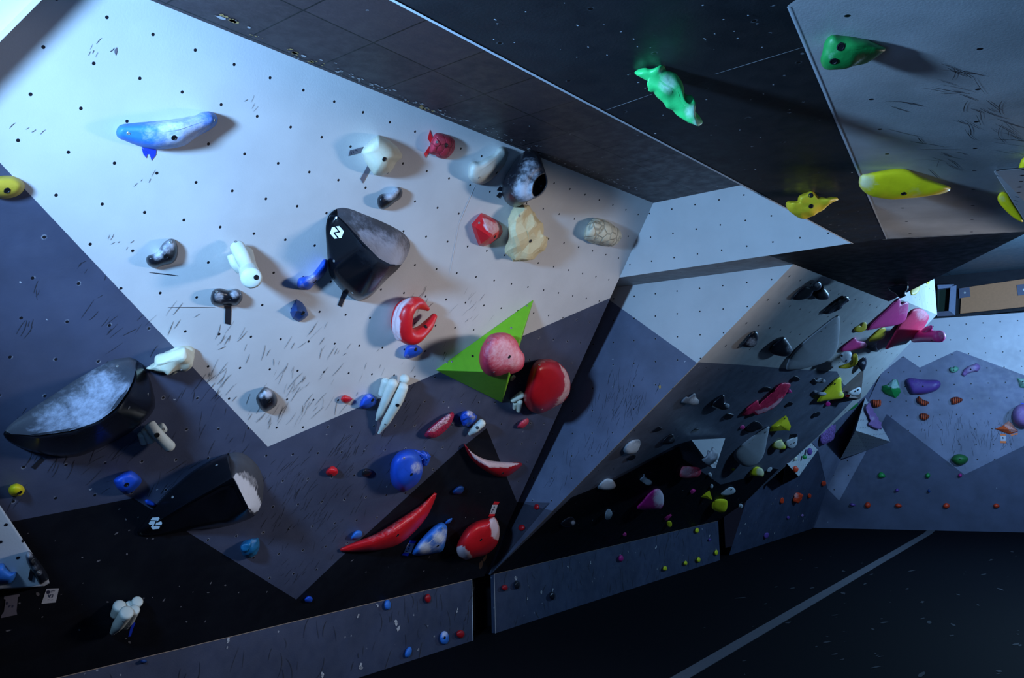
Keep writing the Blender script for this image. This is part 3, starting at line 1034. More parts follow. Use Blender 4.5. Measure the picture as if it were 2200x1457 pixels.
# --- boarded gap above the back wall
def slab(fr, name, mat, quad, h0, h1, mw=None, parent=None):
    V = [fr.pt(x, y, h1) for x, y in quad]
    V += [v - fr.N * (h1 - h0) for v in V]
    n = len(quad)
    Fc = [list(range(n)), [n + i for i in range(n)][::-1]] + [[i, (i + 1) % n, n + (i + 1) % n, n + i] for i in range(n)]
    if mw is None:
        mw = fr.M.to_3x3().to_4x4()
        mw.translation = V[0]
    me = mesh_from(name, V, Fc, [mat], None, False, mw.inverted())
    fix_normals(me)
    return link(name, me, mw, parent)
b = slab(WBU, 'wooden_board', P['wood'], [(2066, 619), (2230, 595), (2230, 656), (2063, 674)], .002, .04)
tag(b, 'bare wooden board high above the back wall, held by two steel plates', 'board')
for q in ([(2060, 620), (2083, 617), (2085, 637), (2061, 641)], [(2184, 612), (2215, 609), (2215, 632), (2187, 635)]):
    o = slab(WBU, 'mounting_plate', P['bracket'], q, .041, .05, b.matrix_world.copy(), b)
    bolts(o, [((q[0][0] + q[2][0]) / 2, (q[0][1] + q[2][1]) / 2)], .012, 'screw')
f = bpy.data.objects.new('wall_box', None)
mw = WBU.M.to_3x3().to_4x4()
mw.translation = WBU.pt(2034, 678, 0)
COL.objects.link(f)
f.matrix_world = mw
tag(f, 'grey open box frame with dark green back beside the wooden board', 'box')
slab(WBU, 'box_side', P['frame_grey'], [(2042, 616), (2055, 613), (2052, 678), (2038, 670)], .002, .16, mw, f)
slab(WBU, 'box_top', P['frame_grey'], [(2014, 612), (2050, 611), (2041, 618), (2015, 621)], .002, .16, mw, f)
slab(WBU, 'box_bottom', P['bracket'], [(2013, 670), (2040, 668), (2052, 678), (2013, 680)], .002, .16, mw, f)
slab(WBU, 'box_back', P['green_dark'], [(2014, 621), (2041, 618), (2039, 669), (2014, 671)], .002, .02, mw, f)
b = slab(WBU, 'trim_1', P['dark'], [(2000, 681), (2230, 659), (2230, 664), (2000, 688)], .002, .10)
structure(b)
# ================================================================== holds on the long left wall
H = 'climbing hold'
o = blob(W1, 'climbing_hold', 'long sky blue bar hold with chalk, alone on the upper left of the wall', R['blue_bar'],
     Z(1, 740,845, 765,800, 830,788, 940,778, 1080,765, 1240,738, 1290,716, 1350,714, 1388,745, 1385,790, 1340,830, 1250,880, 1190,925, 1120,945, 1020,955, 930,945, 850,920, 800,900, 755,880),
     Z3(1, 800,842,.07, 1000,850,.11, 1150,830,.12, 1330,765,.09), e1=.62, chalk=Z(1)+[Z(1,1150,800)[0]+(75,.62), Z(1,1280,770)[0]+(40,.35)], bolt=Z(1, 1112,880), screw=Z(1, 820,852, 1370,768))
strip(W1, 'tape', 'ragged bright blue tape under the long sky blue bar hold', P['tape_blue'],
     [Z(1, 905,940, 1000,940, 995,990, 968,1025, 955,985), Z(1, 905,945, 955,985, 940,985, 935,1010, 915,985)])
blob(W1, 'climbing_hold', 'dull yellow oval hold cut by the left edge of the picture', R['ochre'],
     Z(1, -80,1180, -20,1130, 60,1122, 110,1135, 150,1165, 158,1200, 130,1240, 70,1265, 0,1268, -60,1245), Z3(1, -20,1190,.08, 90,1190,.07), bolt=Z(1, 45,1218))
blob(W1, 'climbing_hold', 'cream faceted hold with soft corners and two brown tape strips beside it', R['cream'],
     Z(27, 290,460, 340,370, 440,270, 590,165, 780,255, 920,370, 1005,500, 1000,560, 900,640, 850,740, 780,830, 640,875, 520,860, 450,770, 370,640), Z3(27, 600,430,.12, 700,560,.13), e1=.85, e2=.8, corners=True, n=48, bolt=Z(27, 695,585), screw=Z(27, 755,825))
strip(W1, 'tape', 'brown tape strip with pen marks left of the cream faceted hold', P['tape_brown'], [Z(27, 95,430, 330,370, 310,465, 68,527)],
     parts=[('pen_mark', P['ink'], [Z(27, 105,450, 117,447, 125,500, 115,503), Z(27, 140,440, 150,437, 165,470, 158,478), Z(27, 185,428, 215,420, 225,455, 218,458, 208,430, 190,440)])])
strip(W1, 'tape', 'brown tape strip below the cream faceted hold', P['tape_brown'], [Z(27, 405,690, 450,765, 320,1000, 277,925)])
blob(W1, 'climbing_hold', 'dusty red rounded hold carved with grooves and two rings, near the ceiling', R['rose_groove'],
     Z(27, 1475,470, 1490,330, 1540,200, 1600,125, 1720,140, 1850,190, 1920,270, 1915,400, 1860,500, 1770,570, 1650,565, 1580,520, 1500,495), Z3(27, 1650,330,.07, 1740,380,.07), chalk=[Z(27,1700,220)[0]+(16,.3)], bolt=Z(27, 1770,340), screw=Z(27, 1605,285))
strip(W1, 'tape', 'upper red tape flag beside the carved red hold', P['tape_red'], [Z(27, 1487,75, 1535,215, 1500,310, 1445,225)], h=.004)
strip(W1, 'tape', 'lower red tape flag beside the carved red hold', P['tape_red'], [Z(27, 1475,355, 1480,450, 1415,560, 1385,490)], h=.004)
blob(W1, 'climbing_hold', 'smooth white kidney shaped sloper left of the black pocket hold', R['bone'],
     Z(28, 135,400, 145,310, 190,250, 260,255, 340,210, 430,170, 490,95, 540,80, 595,120, 600,190, 560,290, 490,380, 420,450, 350,500, 270,522, 190,495, 145,450), Z3(28, 250,370,.10, 390,290,.10, 530,170,.07), e1=.6, bolt=Z(28, 470,385), screw=Z(28, 265,440))
o = blob(W1, 'pocket_hold', 'big black cone shaped hold with a dark pocket opening, under the ceiling', R['black'],
     Z(28, 530,580, 560,450, 640,310, 730,190, 810,130, 870,120, 940,140, 985,220, 1010,330, 1050,420, 1062,500, 1030,590, 960,660, 870,700, 780,745, 690,785, 610,755, 550,680), (0, 0, .24), e1=.95, e2=.95, mouth=(Z(28, 872,640, 868,600, 885,520, 940,430, 1020,382, 1050,430, 1052,520, 1010,600, 950,655, 900,672), .24, .12), n=64,
     chalk=[Z(28,790,480)[0]+(20,.5), Z(28,860,330)[0]+(26,.45), Z(28,790,590)[0]+(24,.8), Z(28,840,650)[0]+(16,.7), Z(28,650,480)[0]+(18,.25), Z(28,900,400)[0]+(14,.5)])
strip(W1, 'tape', 'frayed black tape ends left of the black pocket hold', P['tape_black'], [Z(28, 470,590, 505,540, 540,560, 530,600), Z(28, 465,655, 500,610, 545,620, 500,680)], h=.005)
blob(W1, 'climbing_hold', 'small black kidney hold with chalked top under the cream faceted hold', R['black'],
     Z(27, 570,1320, 590,1240, 650,1190, 740,1180, 830,1150, 900,1080, 950,1068, 1000,1110, 1010,1180, 970,1270, 880,1330, 780,1410, 680,1457, 600,1430), Z3(27, 680,1320,.06, 820,1270,.065, 930,1150,.05), chalk=[Z(27,790,1190)[0]+(14,.8), Z(27,890,1130)[0]+(9,.7)])
# the three glossy two-texture shells
o = blob(W1, 'macro_hold', 'large glossy black shell with a chalky grey scoop, centre of the light wall', R['black_gloss'],
     Z(21, 125,430, 130,330, 165,210, 250,130, 350,105, 470,125, 650,195, 850,275, 1050,370, 1180,450, 1250,530, 1275,600, 1265,680, 1230,770, 1180,850, 1100,950, 1000,1040, 880,1160, 760,1290, 670,1350, 580,1375, 500,1350, 400,1280, 300,1180, 210,1060, 170,980, 150,800, 135,600),
     Z3(21, 290,220,.03, 420,350,.10, 640,600,.22, 850,815,.28, 1000,890,.27, 1070,890,.20), scoop=Z(21, 290,200, 420,350, 520,460, 640,600, 740,720, 850,815, 950,870, 1050,900, 1130,890, 1300,800, 1400,500, 1000,200, 400,0, 200,50),
     scoop_mat=R['scoop'], e1=.9, e2=.85, front=True, n=90, m=14, chalk=[(Z(21, 600,560, 560,420, 700,400, 900,560, 1100,640, 1180,760, 1130,880, 1040,900, 900,840, 760,720), .72), Z(21,1000,780)[0]+(48,.85), Z(21,800,640)[0]+(42,.7), Z(21,1120,560)[0]+(30,.45), Z(21,560,330)[0]+(40,.35)],
     screw=Z(21, 268,240, 238,830, 490,1262), cat='climbing macro')
decal(o, [Z(26, 560,450, 690,430, 895,660, 640,715, 635,750, 850,1020, 700,1045, 450,755, 500,650), Z(26, 770,400, 950,385, 1185,660, 1060,1000, 940,1010, 740,765, 985,715, 990,680)], P['logo'])
strip(W1, 'tape', 'short black tape strip hanging under the large glossy black shell', P['tape_black'], [Z(21, 355,1240, 405,1290, 340,1457, 290,1430)])
blob(W1, 'climbing_hold', 'black chalked kidney hold left of the white rod hold', R['black'],
     Z(4, 933,225, 950,205, 1000,185, 1040,130, 1080,100, 1115,105, 1137,160, 1130,220, 1100,255, 1050,268, 990,285, 945,265), Z3(4, 985,235,.05, 1060,200,.06, 1095,150,.05), chalk=[Z(4,1010,195)[0]+(14,.7), Z(4,1085,140)[0]+(14,.6), Z(4,1060,160)[0]+(12,.6)], bolt=Z(4, 1062,212), screw=Z(4, 1090,120))
tubes(W1, 'rod_hold', 'tall white hold of moulded rods with a round disc end', R['bone'],
     [Z3(4, 1520,150,.05, 1550,215,.10, 1572,260,.11) and [p + (16,) for p in Z3(4, 1515,150,.04, 1545,205,.09, 1572,262,.10)],
      [p + (10,) for p in Z3(4, 1478,205,.02, 1500,260,.04, 1530,295,.04)],
      [p + (r,) for p, r in zip(Z3(4, 1560,190,.0, 1580,280,.08, 1600,335,.17, 1606,350,.20), (19, 20, 22, 23))]], bolt=Z(4, 1637,345), screw=Z(4, 1505,118), flatcap=True)
blob(W1, 'climbing_hold', 'black bone shaped hold with chalk and a black tape strip below it', R['black'],
     Z(4, 1345,470, 1365,425, 1410,415, 1460,428, 1510,418, 1545,445, 1545,490, 1510,525, 1460,520, 1400,530, 1355,515), Z3(4, 1385,470,.06, 1450,475,.05, 1510,470,.06), chalk=[Z(4,1400,470)[0]+(11,.65), Z(4,1500,450)[0]+(11,.6)], bolt=Z(4, 1463,478), screw=Z(4, 1385,437, 1535,450))
strip(W1, 'tape', 'black tape strip under the black bone shaped hold', P['tape_black'], [Z(4, 1440,525, 1478,525, 1472,648, 1437,640)])
blob(W1, 'climbing_hold', 'blue curved edge hold touching the left side of the large glossy black shell', R['blue'],
     Z(4, 1900,370, 1920,345, 1985,330, 2030,280, 2065,232, 2088,235, 2090,290, 2060,340, 2010,385, 1970,425, 1905,410), Z3(4, 1935,385,.06, 2010,340,.06, 2070,270,.05), e1=.9, chalk=[Z(4,1990,350)[0]+(14,.55), Z(4,1930,400)[0]+(8,.4)], bolt=Z(4, 2012,372))
blob(W1, 'climbing_hold', 'small dark blue faceted rock hold below the blue curved edge hold', R['navy'],
     Z(4, 1852,570, 1870,520, 1895,485, 1930,505, 1955,540, 1970,585, 1945,610, 1910,630, 1870,610), Z3(4, 1900,560,.06, 1930,570,.05), facet=True, rough=.006, n=22, chalk=[Z(4,1890,520)[0]+(8,.3)], bolt=Z(4, 1935,575))
tubes(W1, 'horseshoe_hold', 'glossy red horseshoe shaped hold right of the large glossy black shell', R['red'],
     [[p + (r,) for p, r in zip(Z3(5, 560,546,.05, 490,508,.07, 430,548,.09, 408,640,.10, 420,705,.10, 475,722,.10, 548,668,.08, 603,594,.06), (5, 14, 18, 19, 19, 18, 13, 7))],
      [p + (r,) for p, r in zip(Z3(5, 480,500,.02, 400,545,.03, 370,640,.03, 385,720,.03), (12, 16, 15, 12))]],
     chalk=[(Z(5, 330,640, 350,560, 400,490, 450,470, 430,510, 395,560, 380,640, 388,720, 400,780, 340,740), .8), Z(5,440,490)[0]+(14,.45)], bolt=Z(5, 548,660))
blob(W1, 'climbing_hold', 'small blue hold just under the red horseshoe', R['blue'],
     Z(5, 410,840, 425,790, 465,768, 515,790, 528,820, 490,850, 440,865, 412,855), Z3(5, 450,815,.05, 490,812,.05), chalk=[Z(5,430,845)[0]+(6,.4)], bolt=Z(5, 485,806))
# green plywood pyramid with the pink sloper bolted on it
gv = solid(W1, 'triangle_volume', 'lime green plywood pyramid volume carrying the pink sloper', [R['green_wood']],
     Z3(5, 605,937,0, 1240,482,0, 1038,1150,0, 1085,955,.24), [[0, 3, 1], [0, 2, 3], [1, 3, 2], [0, 1, 2]], chalk=[Z(5,800,800)[0]+(50,.4), Z(5,1000,650)[0]+(40,.4), Z(5,850,880)[0]+(40,.35)], screw=Z(5, 685,888, 715,882, 1195,527, 1095,668, 948,685), bolt=Z(5, 848,848))
blob(W1, 'climbing_hold', 'large chalky pink sloper bolted onto the green pyramid volume', R['rose'],
     Z(5, 890,860, 905,790, 950,720, 1010,698, 1080,705, 1130,750, 1150,800, 1180,850, 1170,920, 1120,955, 1050,970, 980,980, 930,960, 900,920), Z3(5, 1000,830,.16, 1080,860,.16), h0=.14, e1=.6, chalk=[Z(5,1040,820)[0]+(40,.62), Z(5,1110,860)[0]+(26,.62), Z(5,980,750)[0]+(20,.35)], bolt=Z(5, 1083,853), screw=Z(5, 948,765, 985,950))
blob(W1, 'climbing_hold', 'large deep red bowl shaped hold at the right edge of the left wall', R['deep_red'],
     Z(5, 1172,1120, 1190,1030, 1225,920, 1260,875, 1330,865, 1390,885, 1440,930, 1470,1000, 1468,1080, 1430,1140, 1360,1180, 1280,1215, 1220,1200, 1185,1160), Z3(5, 1325,1020,.20), e1=.36, e2=1.0, chalk=[(Z(5, 1395,890, 1440,930, 1472,1000, 1468,1080, 1430,1140, 1360,1180, 1400,1110, 1440,1040, 1430,970), .62), (Z(5, 1225,920, 1260,875, 1330,862, 1395,885, 1330,885, 1260,900), .35)], screw=Z(5, 1275,905, 1290,1188))
tubes(W1, 'bullet_hold', 'white hold of long pointed bullet rods beside the tip of the light paint', R['bone'],
     [[p + (r,) for p, r in zip(Z3(5, 402,1045,.09, 370,1130,.09, 310,1240,.06, 250,1340,.02), (12.5, 12, 10, 3))],
      [p + (r,) for p, r in zip(Z3(5, 340,1020,.07, 300,1110,.06, 262,1200,.04, 236,1255,.02), (11.5, 10, 8, 3))],
      [p + (r,) for p, r in zip(Z3(5, 295,1010,.03, 265,1090,.02), (10, 7))],
      [p + (r,) for p, r in zip(Z3(5, 415,992,.05, 405,1030,.04), (11, 9))]], bolt=Z(5, 368,1162), screw=Z(5, 283,1318))
blob(W1, 'climbing_hold', 'tiny red hold alone above the lower tip of the light paint', R['red'], Z(5, 8,1125, 30,1098, 60,1105, 80,1122, 60,1142, 30,1150), Z3(5, 42,1122,.035), rough=.003)
blob(W1, 'climbing_hold', 'small blue hold left of the white bullet rods', R['blue'], Z(5, 128,1165, 150,1110, 195,1088, 232,1125, 225,1160, 180,1182, 140,1182), Z3(5, 165,1145,.045, 200,1130,.045), rough=.004, chalk=[Z(5,185,1100)[0]+(7,.4)], bolt=Z(5, 210,1130))
blob(W1, 'climbing_hold', 'rose wedge hold with a dimpled chalky face below the green pyramid', R['berry'], Z(5, 543,1345, 600,1280, 680,1225, 720,1205, 728,1240, 690,1310, 620,1365, 560,1372), Z3(5, 600,1310,.06, 690,1245,.06), chalk=[(Z(5, 560,1330, 690,1215, 715,1225, 690,1275, 600,1335), .6)])
blob(W1, 'climbing_hold', 'small blue rock hold with chalk, right of the rose wedge', R['blue'], Z(5, 770,1240, 790,1200, 840,1200, 876,1240, 850,1280, 810,1295, 775,1270), Z3(5, 820,1240,.06), rough=.009, rscale=40, chalk=[Z(5,830,1210)[0]+(9,.6), Z(5,850,1240)[0]+(7,.5)])
tubes(W1, 'bullet_hold', 'short white bullet rod hold under the small blue rock hold', R['bone'], [[p + (r,) for p, r in zip(Z3(5, 908,1275,.06, 870,1310,.05, 830,1345,.02), (9, 8.5, 4))]], bolt=Z(5, 878,1305))
tubes(W1, 'rod_hold', 'small cream rods tucked between the green pyramid and the red bowl', R['cream'], [[p + (r,) for p, r in zip(Z3(5, 1150,1140,.05, 1142,1195,.03), (6.5, 5))], [p + (r,) for p, r in zip(Z3(5, 1105,1130,.02, 1160,1095,.05), (6, 8))], [p + (r,) for p, r in zip(Z3(5, 1120,1150,.02, 1115,1180,.01), (5, 4))]])
blob(W1, 'climbing_hold', 'little cream chip peeking from under the pink sloper', R['cream'], Z(5, 1086,985, 1110,968, 1124,985, 1105,1005, 1088,1005), Z3(5, 1104,988,.05))
blob(W1, 'climbing_hold', 'small rose wedge below the red bowl', R['rose'], Z(5, 1135,1295, 1160,1260, 1200,1245, 1205,1275, 1170,1308, 1140,1308), Z3(5, 1165,1283,.04), chalk=[Z(5,1180,1260)[0]+(8,.4)])
blob(W1, 'climbing_hold', 'red faceted gem hold left of the cream rock', R['red'], Z(28, 175,985, 290,850, 330,860, 480,940, 530,1010, 540,1070, 510,1130, 400,1210, 310,1240, 260,1225, 215,1110), Z3(28, 400,1130,.10), facet=True, lip=.3, n=26, chalk=[(Z(28, 300,900, 480,960, 530,1060, 430,1110, 330,1050), .62)], bolt=Z(28, 450,1125), screw=Z(28, 265,965))
blob(W1, 'climbing_hold', 'large cream rock hold with chipped brown flanks under the black pocket hold', R['cream_rock'],
     Z(28, 625,900, 720,810, 800,755, 845,760, 870,850, 910,920, 990,970, 1000,1110, 1070,1135, 1030,1280, 960,1320, 900,1390, 780,1410, 660,1415, 620,1340, 580,1290, 600,1170, 605,1000), Z3(28, 740,960,.11, 830,1080,.13, 850,1200,.12), corners=True, n=44, m=8, e1=.42, e2=.8, rough=.03, rscale=11, flat=True, bolt=Z(28, 860,1175), screw=Z(28, 733,882))
blob(W1, 'climbing_hold', 'cream hold with brain like folds near the right end of the light wall', R['brain'],
     Z(5, 1560,90, 1575,20, 1620,-30, 1680,-25, 1740,5, 1795,55, 1790,110, 1740,145, 1660,138, 1600,120), Z3(5, 1640,50,.10, 1720,85,.11), rough=.008, rscale=26)
blob(W1, 'climbing_hold', 'cream sculpted rock hold on the paint edge right of the big scooped shell', R['cream'],
     Z(23, 1660,280, 1740,210, 1850,90, 1960,55, 2050,30, 2120,45, 2155,170, 2140,240, 2050,290, 1950,335, 1850,320, 1740,320, 1690,300), Z3(23, 1800,240,.08, 1960,190,.11, 2060,160,.12), rough=.024, rscale=17, n=72, m=12, e1=.55, bolt=Z(23, 1705,293), screw=Z(23, 2040,285))
o = blob(W1, 'macro_hold', 'huge black boat shaped shell with a long chalky scoop, far left', R['black_gloss'],
     Z(23, 35,1010, 60,960, 150,870, 330,740, 560,590, 800,430, 1050,280, 1250,180, 1400,150, 1480,150, 1560,190, 1620,260, 1680,370, 1720,500, 1748,650, 1740,720, 1690,800, 1600,890, 1450,1000, 1250,1110, 1050,1200, 900,1255, 750,1272, 550,1255, 350,1210, 180,1140, 80,1080),
     Z3(23, 140,1015,.04, 420,1040,.16, 800,990,.25, 1100,890,.29, 1300,750,.29, 1430,580,.27, 1510,420,.22, 1535,300,.12), scoop=Z(23, 60,1010, 140,1015, 420,1040, 800,990, 1100,890, 1300,750, 1430,580, 1510,420, 1545,200, 1400,0, 600,300, 0,900),
     scoop_mat=R['scoop'], e1=.85, e2=.85, front=True, n=100, m=14, chalk=[(Z(23, 250,990, 500,760, 900,560, 1200,400, 1460,420, 1400,600, 1250,740, 900,900, 600,980), .38), Z(23,1150,500)[0]+(50,.6), Z(23,1000,760)[0]+(60,.62), Z(23,650,870)[0]+(50,.55), Z(23,1380,520)[0]+(25,.6), Z(23,700,600)[0]+(25,.25)], screw=Z(23, 1320,245, 1450,715, 1665,560), cat='climbing macro')
tubes(W1, 'rod_hold', 'cream cluster of moulded rods under the right end of the huge boat shaped shell', R['bone'],
     [[p + (12.5,) for p in Z3(23, 1680,900,.06, 1770,1010,.09, 1910,1150,.07)], [p + (11,) for p in Z3(23, 1760,980,.05, 1850,930,.06)], [p + (10,) for p in Z3(23, 1640,960,.03, 1700,1090,.04)], [p + (8,) for p in Z3(23, 1590,1010,.02, 1620,1110,.02)]], bolt=Z(23, 1768,1022), screw=Z(23, 1840,955), flatcap=True)
strip(W1, 'tape', 'black tape strip under the huge boat shaped shell', P['tape_black'], [Z(7, 200,110, 265,42, 282,62, 225,125)])
blob(W1, 'climbing_hold', 'small black pebble hold with chalked top in the lower tip of the light paint', R['black'],
     Z(4, 1635,1120, 1660,1075, 1695,1045, 1740,1070, 1768,1110, 1765,1160, 1720,1195, 1690,1203, 1660,1180), Z3(4, 1700,1120,.07), chalk=[Z(4,1710,1085)[0]+(11,.8), Z(4,1670,1100)[0]+(8,.5)], bolt=Z(4, 1720,1135), screw=Z(4, 1700,1068))
o = blob(W1, 'macro_hold', 'glossy black teardrop shell with a white chalk stripe, low on the wall', R['black_gloss'],
     Z(24, 90,1220, 200,1060, 310,900, 450,740, 620,580, 800,430, 950,330, 1150,220, 1300,160, 1420,135, 1530,150, 1640,220, 1740,330, 1790,440, 1815,560, 1810,700, 1790,830, 1740,950, 1650,1030, 1500,1090, 1250,1160, 1000,1190, 800,1210, 500,1260, 250,1290, 130,1280),
     Z3(24, 350,1100,.05, 800,830,.17, 1150,640,.25, 1390,500,.28, 1500,700,.29, 1600,900,.24), scoop=Z(24, 1330,100, 1370,450, 1400,490, 1500,700, 1605,920, 1700,1000, 1900,900, 1900,300, 1500,50),
     scoop_mat=R['scoop_white'], e1=.8, e2=.85, front=True, n=100, m=14, lip=.1, chalk=[(Z(24, 1400,470, 1440,430, 1560,500, 1700,640, 1780,800, 1760,920, 1690,960, 1610,900, 1500,680), .9), (Z(24, 1450,420, 1560,380, 1700,470, 1760,650, 1640,600), .42)], screw=Z(24, 1175,315, 575,750), cat='climbing macro')
decal(o, [Z(24, 275,1062, 300,1028, 388,1022, 432,1100, 425,1128, 340,1132, 365,1066), Z(24, 248,1105, 272,1078, 345,1078, 315,1140, 405,1143, 390,1180, 305,1188)], P['logo'])
blob(W1, 'climbing_hold', 'small round yellow hold low at the left edge', R['yel_roof'], Z(7, 53,260, 65,230, 105,214, 145,230, 158,258, 140,288, 105,298, 68,288), Z3(7, 105,254,.06), chalk=(), bolt=Z(7, 125,274))
blob(W1, 'climbing_hold', 'blue block hold with a bolt pocket left of the lower teardrop shell', R['blue'], Z(7, 730,185, 820,132, 870,150, 905,192, 880,238, 815,282, 760,256, 735,222), Z3(7, 790,205,.07, 830,205,.07), e1=.6, chalk=[Z(7,780,200)[0]+(9,.25)], bolt=Z(7, 808,222))
blob(W1, 'climbing_hold', 'short blue foot hold beside the pointed end of the lower teardrop shell', R['blue'], Z(7, 925,322, 950,316, 992,342, 988,362, 940,352), Z3(7, 940,335,.03, 975,348,.03))
blob(W1, 'climbing_hold', 'lumpy teal rock hold right of the lower teardrop shell', R['teal'], Z(7, 1535,620, 1560,585, 1620,562, 1655,570, 1652,640, 1610,685, 1560,680), Z3(7, 1595,625,.07), rough=.012, rscale=30, chalk=[Z(7,1620,575)[0]+(8,.35)])
blob(W1, 'climbing_hold', 'small red block hold under the white bullet rods', R['red'], Z(7, 2083,140, 2110,108, 2150,115, 2155,150, 2120,168, 2090,160), Z3(7, 2120,138,.04), rough=.005, rscale=40)
blob(W1, 'climbing_hold', 'tiny blue foot hold at the lower point of the slate paint', R['blue'], Z(7, 1945,955, 1970,932, 1995,945, 1990,970, 1960,975), Z3(7, 1970,953,.025))
tubes(W1, 'rod_hold', 'cream cluster of cut rods with flat tops low on the black paint', R['bone'],
     [[p + (r,) for p, r in zip(Z3(22, 1240,1165,.12, 1170,1270,.08, 1100,1365,.02), (15, 13, 6))], [p + (r,) for p, r in zip(Z3(22, 1315,1140,.10, 1270,1230,.06, 1230,1310,.01), (11.5, 11, 6))], [p + (r,) for p, r in zip(Z3(22, 1170,1100,.05, 1125,1190,.02), (13.5, 10))], [p + (r,) for p, r in zip(Z3(22, 1345,1060,.05, 1300,1120,.02), (12, 9))], [p + (r,) for p, r in zip(Z3(22, 1265,1085,.04, 1250,1140,.02), (8, 8))]], screw=Z(22, 1210,1252, 1248,1300), flatcap=True)
strip(W1, 'tape', 'crumpled blue tape below the cream rod cluster on the black paint', P['tape_blue'], [Z(22, 1310,1255, 1325,1270, 1300,1330, 1280,1400, 1255,1405, 1275,1320)])
# left edge volume
lv = solid(W1, 'wedge_volume', 'light grey plywood wedge volume cut by the lower left edge of the picture', [P['vol_white'], P['vol_shade']],
     Z3(22, -600,-700,.10, 0,115,.16, 480,830,.18, 470,880,.18, 440,910,.18, 0,935,.16, -700,960,.10, -600,-650,-.005, -30,115,-.005, 440,860,-.005, 380,925,-.005, 0,950,-.005, -700,970,-.005),
     [[0, 6, 5, 4, 3, 2, 1], [0, 1, 8, 7], [1, 2, 9, 8], [2, 3, 4, 10, 9], [4, 5, 11, 10], [5, 6, 12, 11], [6, 0, 7, 12], [7, 8, 9, 10, 11, 12]], [0, 1, 1, 1, 1, 1, 1, 1])
blob(W1, 'climbing_hold', 'blue wave shaped hold on the grey wedge volume at the left edge', R['blue_bar'], Z(22, -60,720, 30,685, 60,730, 110,770, 163,770, 150,830, 100,880, 40,890, -60,870), Z3(22, 20,800,.07, 90,820,.07), h0=.16)
blob(W1, 'climbing_hold', 'dark grey bar hold with chalk on the edge of the grey wedge volume', R['black'], Z(22, 250,600, 275,565, 300,575, 360,640, 440,750, 478,830, 450,860, 390,890, 340,810, 270,690), Z3(22, 290,640,.06, 350,740,.065, 415,830,.055), h0=.17, chalk=[Z(22,275,600)[0]+(10,.6), Z(22,340,740)[0]+(10,.35), Z(22,380,780)[0]+(9,.35)], bolt=Z(22, 325,662), screw=Z(22, 375,770))
strip(W1, 'tape', 'black tape strip on the grey wedge volume beside the dark bar hold', P['tape_black'], [Z(22, 296,735, 330,770, 315,850, 275,838)], h=.185)
def label_card(fr, label, quad, mat, h=.004, inks=()):
    return strip(fr, 'grade_label', label, mat, [quad], 'label', h, [('print', P['ink'], list(inks))] if inks else ())
label_card(W1, 'white grade label with printed number under the grey wedge volume', Z(22, 455,935, 578,930, 545,1068, 405,1082), P['paper'],
     inks=[Z(22, 455,958, 470,950, 490,955, 492,975, 475,985, 458,978), Z(22, 497,955, 540,948, 540,954, 497,961), Z(22, 497,968, 535,962, 535,966, 497,972),
           Z(22, 472,992, 480,991, 485,1008, 496,989, 503,988, 487,1020, 481,1020),
           Z(22, 505,990, 522,988, 521,1003, 517,1005, 519,1012, 514,1020, 498,1022, 499,1017, 510,1015, 512,1008, 503,1009, 504,1004, 514,1002, 515,993, 505,995),
           Z(22, 470,1040, 483,1038, 482,1042, 470,1044), Z(22, 500,1042, 520,1039, 520,1044, 500,1047)])
label_card(W1, 'grey taped grade label below the left corner of the grey wedge volume', Z(22, 40,1010, 195,985, 190,1010, 175,1015, 162,1150, 168,1188, 8,1222, 15,1190, 38,1160, 55,1040, 38,1035), P['tape_brown'],
     inks=[Z(22, 60,1065, 80,1060, 85,1085, 65,1090), Z(22, 82,1110, 95,1095, 112,1092, 108,1100, 97,1104, 90,1120), Z(22, 120,1095, 135,1092, 128,1118, 118,1118)])
# lower right of the long wall
blob(W1, 'climbing_hold', 'large smooth blue sloper right of the lower black pebble', R['blue'], Z(0, 838,1012, 842,990, 852,975, 866,967, 886,965, 902,975, 908,1000, 905,1025, 892,1043, 868,1057, 850,1050, 840,1035), Z3(0, 868,1005,.13, 878,1015,.14), e1=.6, chalk=[(895, 1005, 14, .55)], bolt=[(884, 1020)], screw=[(868, 985)])
blob(W1, 'climbing_hold', 'small blue pitted rock tucked behind the large blue sloper', R['blue'], Z(8, 470,5, 520,5, 565,18, 578,50, 555,100, 520,90), Z3(8, 545,45,.06), rough=.012, rscale=60)
blob(W1, 'climbing_hold', 'small black chip hold left of the large blue sloper', R['black'], Z(8, 140,145, 165,118, 210,132, 192,165, 150,170), Z3(8, 172,145,.03), rough=.003)
blob(W1, 'climbing_hold', 'long red crescent hold sweeping up to a thin point on the black paint', R['red'], Z(8, 0,632, 90,590, 240,530, 400,430, 520,350, 590,282, 618,272, 610,310, 560,420, 480,520, 380,600, 260,640, 120,652, 20,650), Z3(8, 60,632,.03, 200,600,.08, 350,535,.11, 480,440,.09, 590,310,.03), e1=.95, e2=.8, n=72, chalk=[(Z(8, 140,575, 400,435, 560,320, 570,350, 400,500, 220,590), .28)], bolt=Z(8, 370,545))
blob(W1, 'climbing_hold', 'red dish shaped wedge with a chalky pink hollow beside the dark gap', R['deep_red'], Z(0, 997,953, 1015,973, 1046,988, 1085,993, 1121,995, 1112,1009, 1086,1025, 1062,1022, 1030,1003, 1008,980), Z3(0, 1012,972,.05, 1050,1003,.09, 1095,1008,.06), e1=.9, chalk=[([(1005, 965), (1046, 988), (1118, 996), (1090, 1006), (1050, 1004), (1020, 988)], .8)], bolt=[(1080, 1017)])
blob(W1, 'climbing_hold', 'dim dark blue chip hold above the blue egg hold', R['navy'], Z(8, 720,265, 760,230, 793,238, 780,275, 740,285), Z3(8, 757,258,.035))
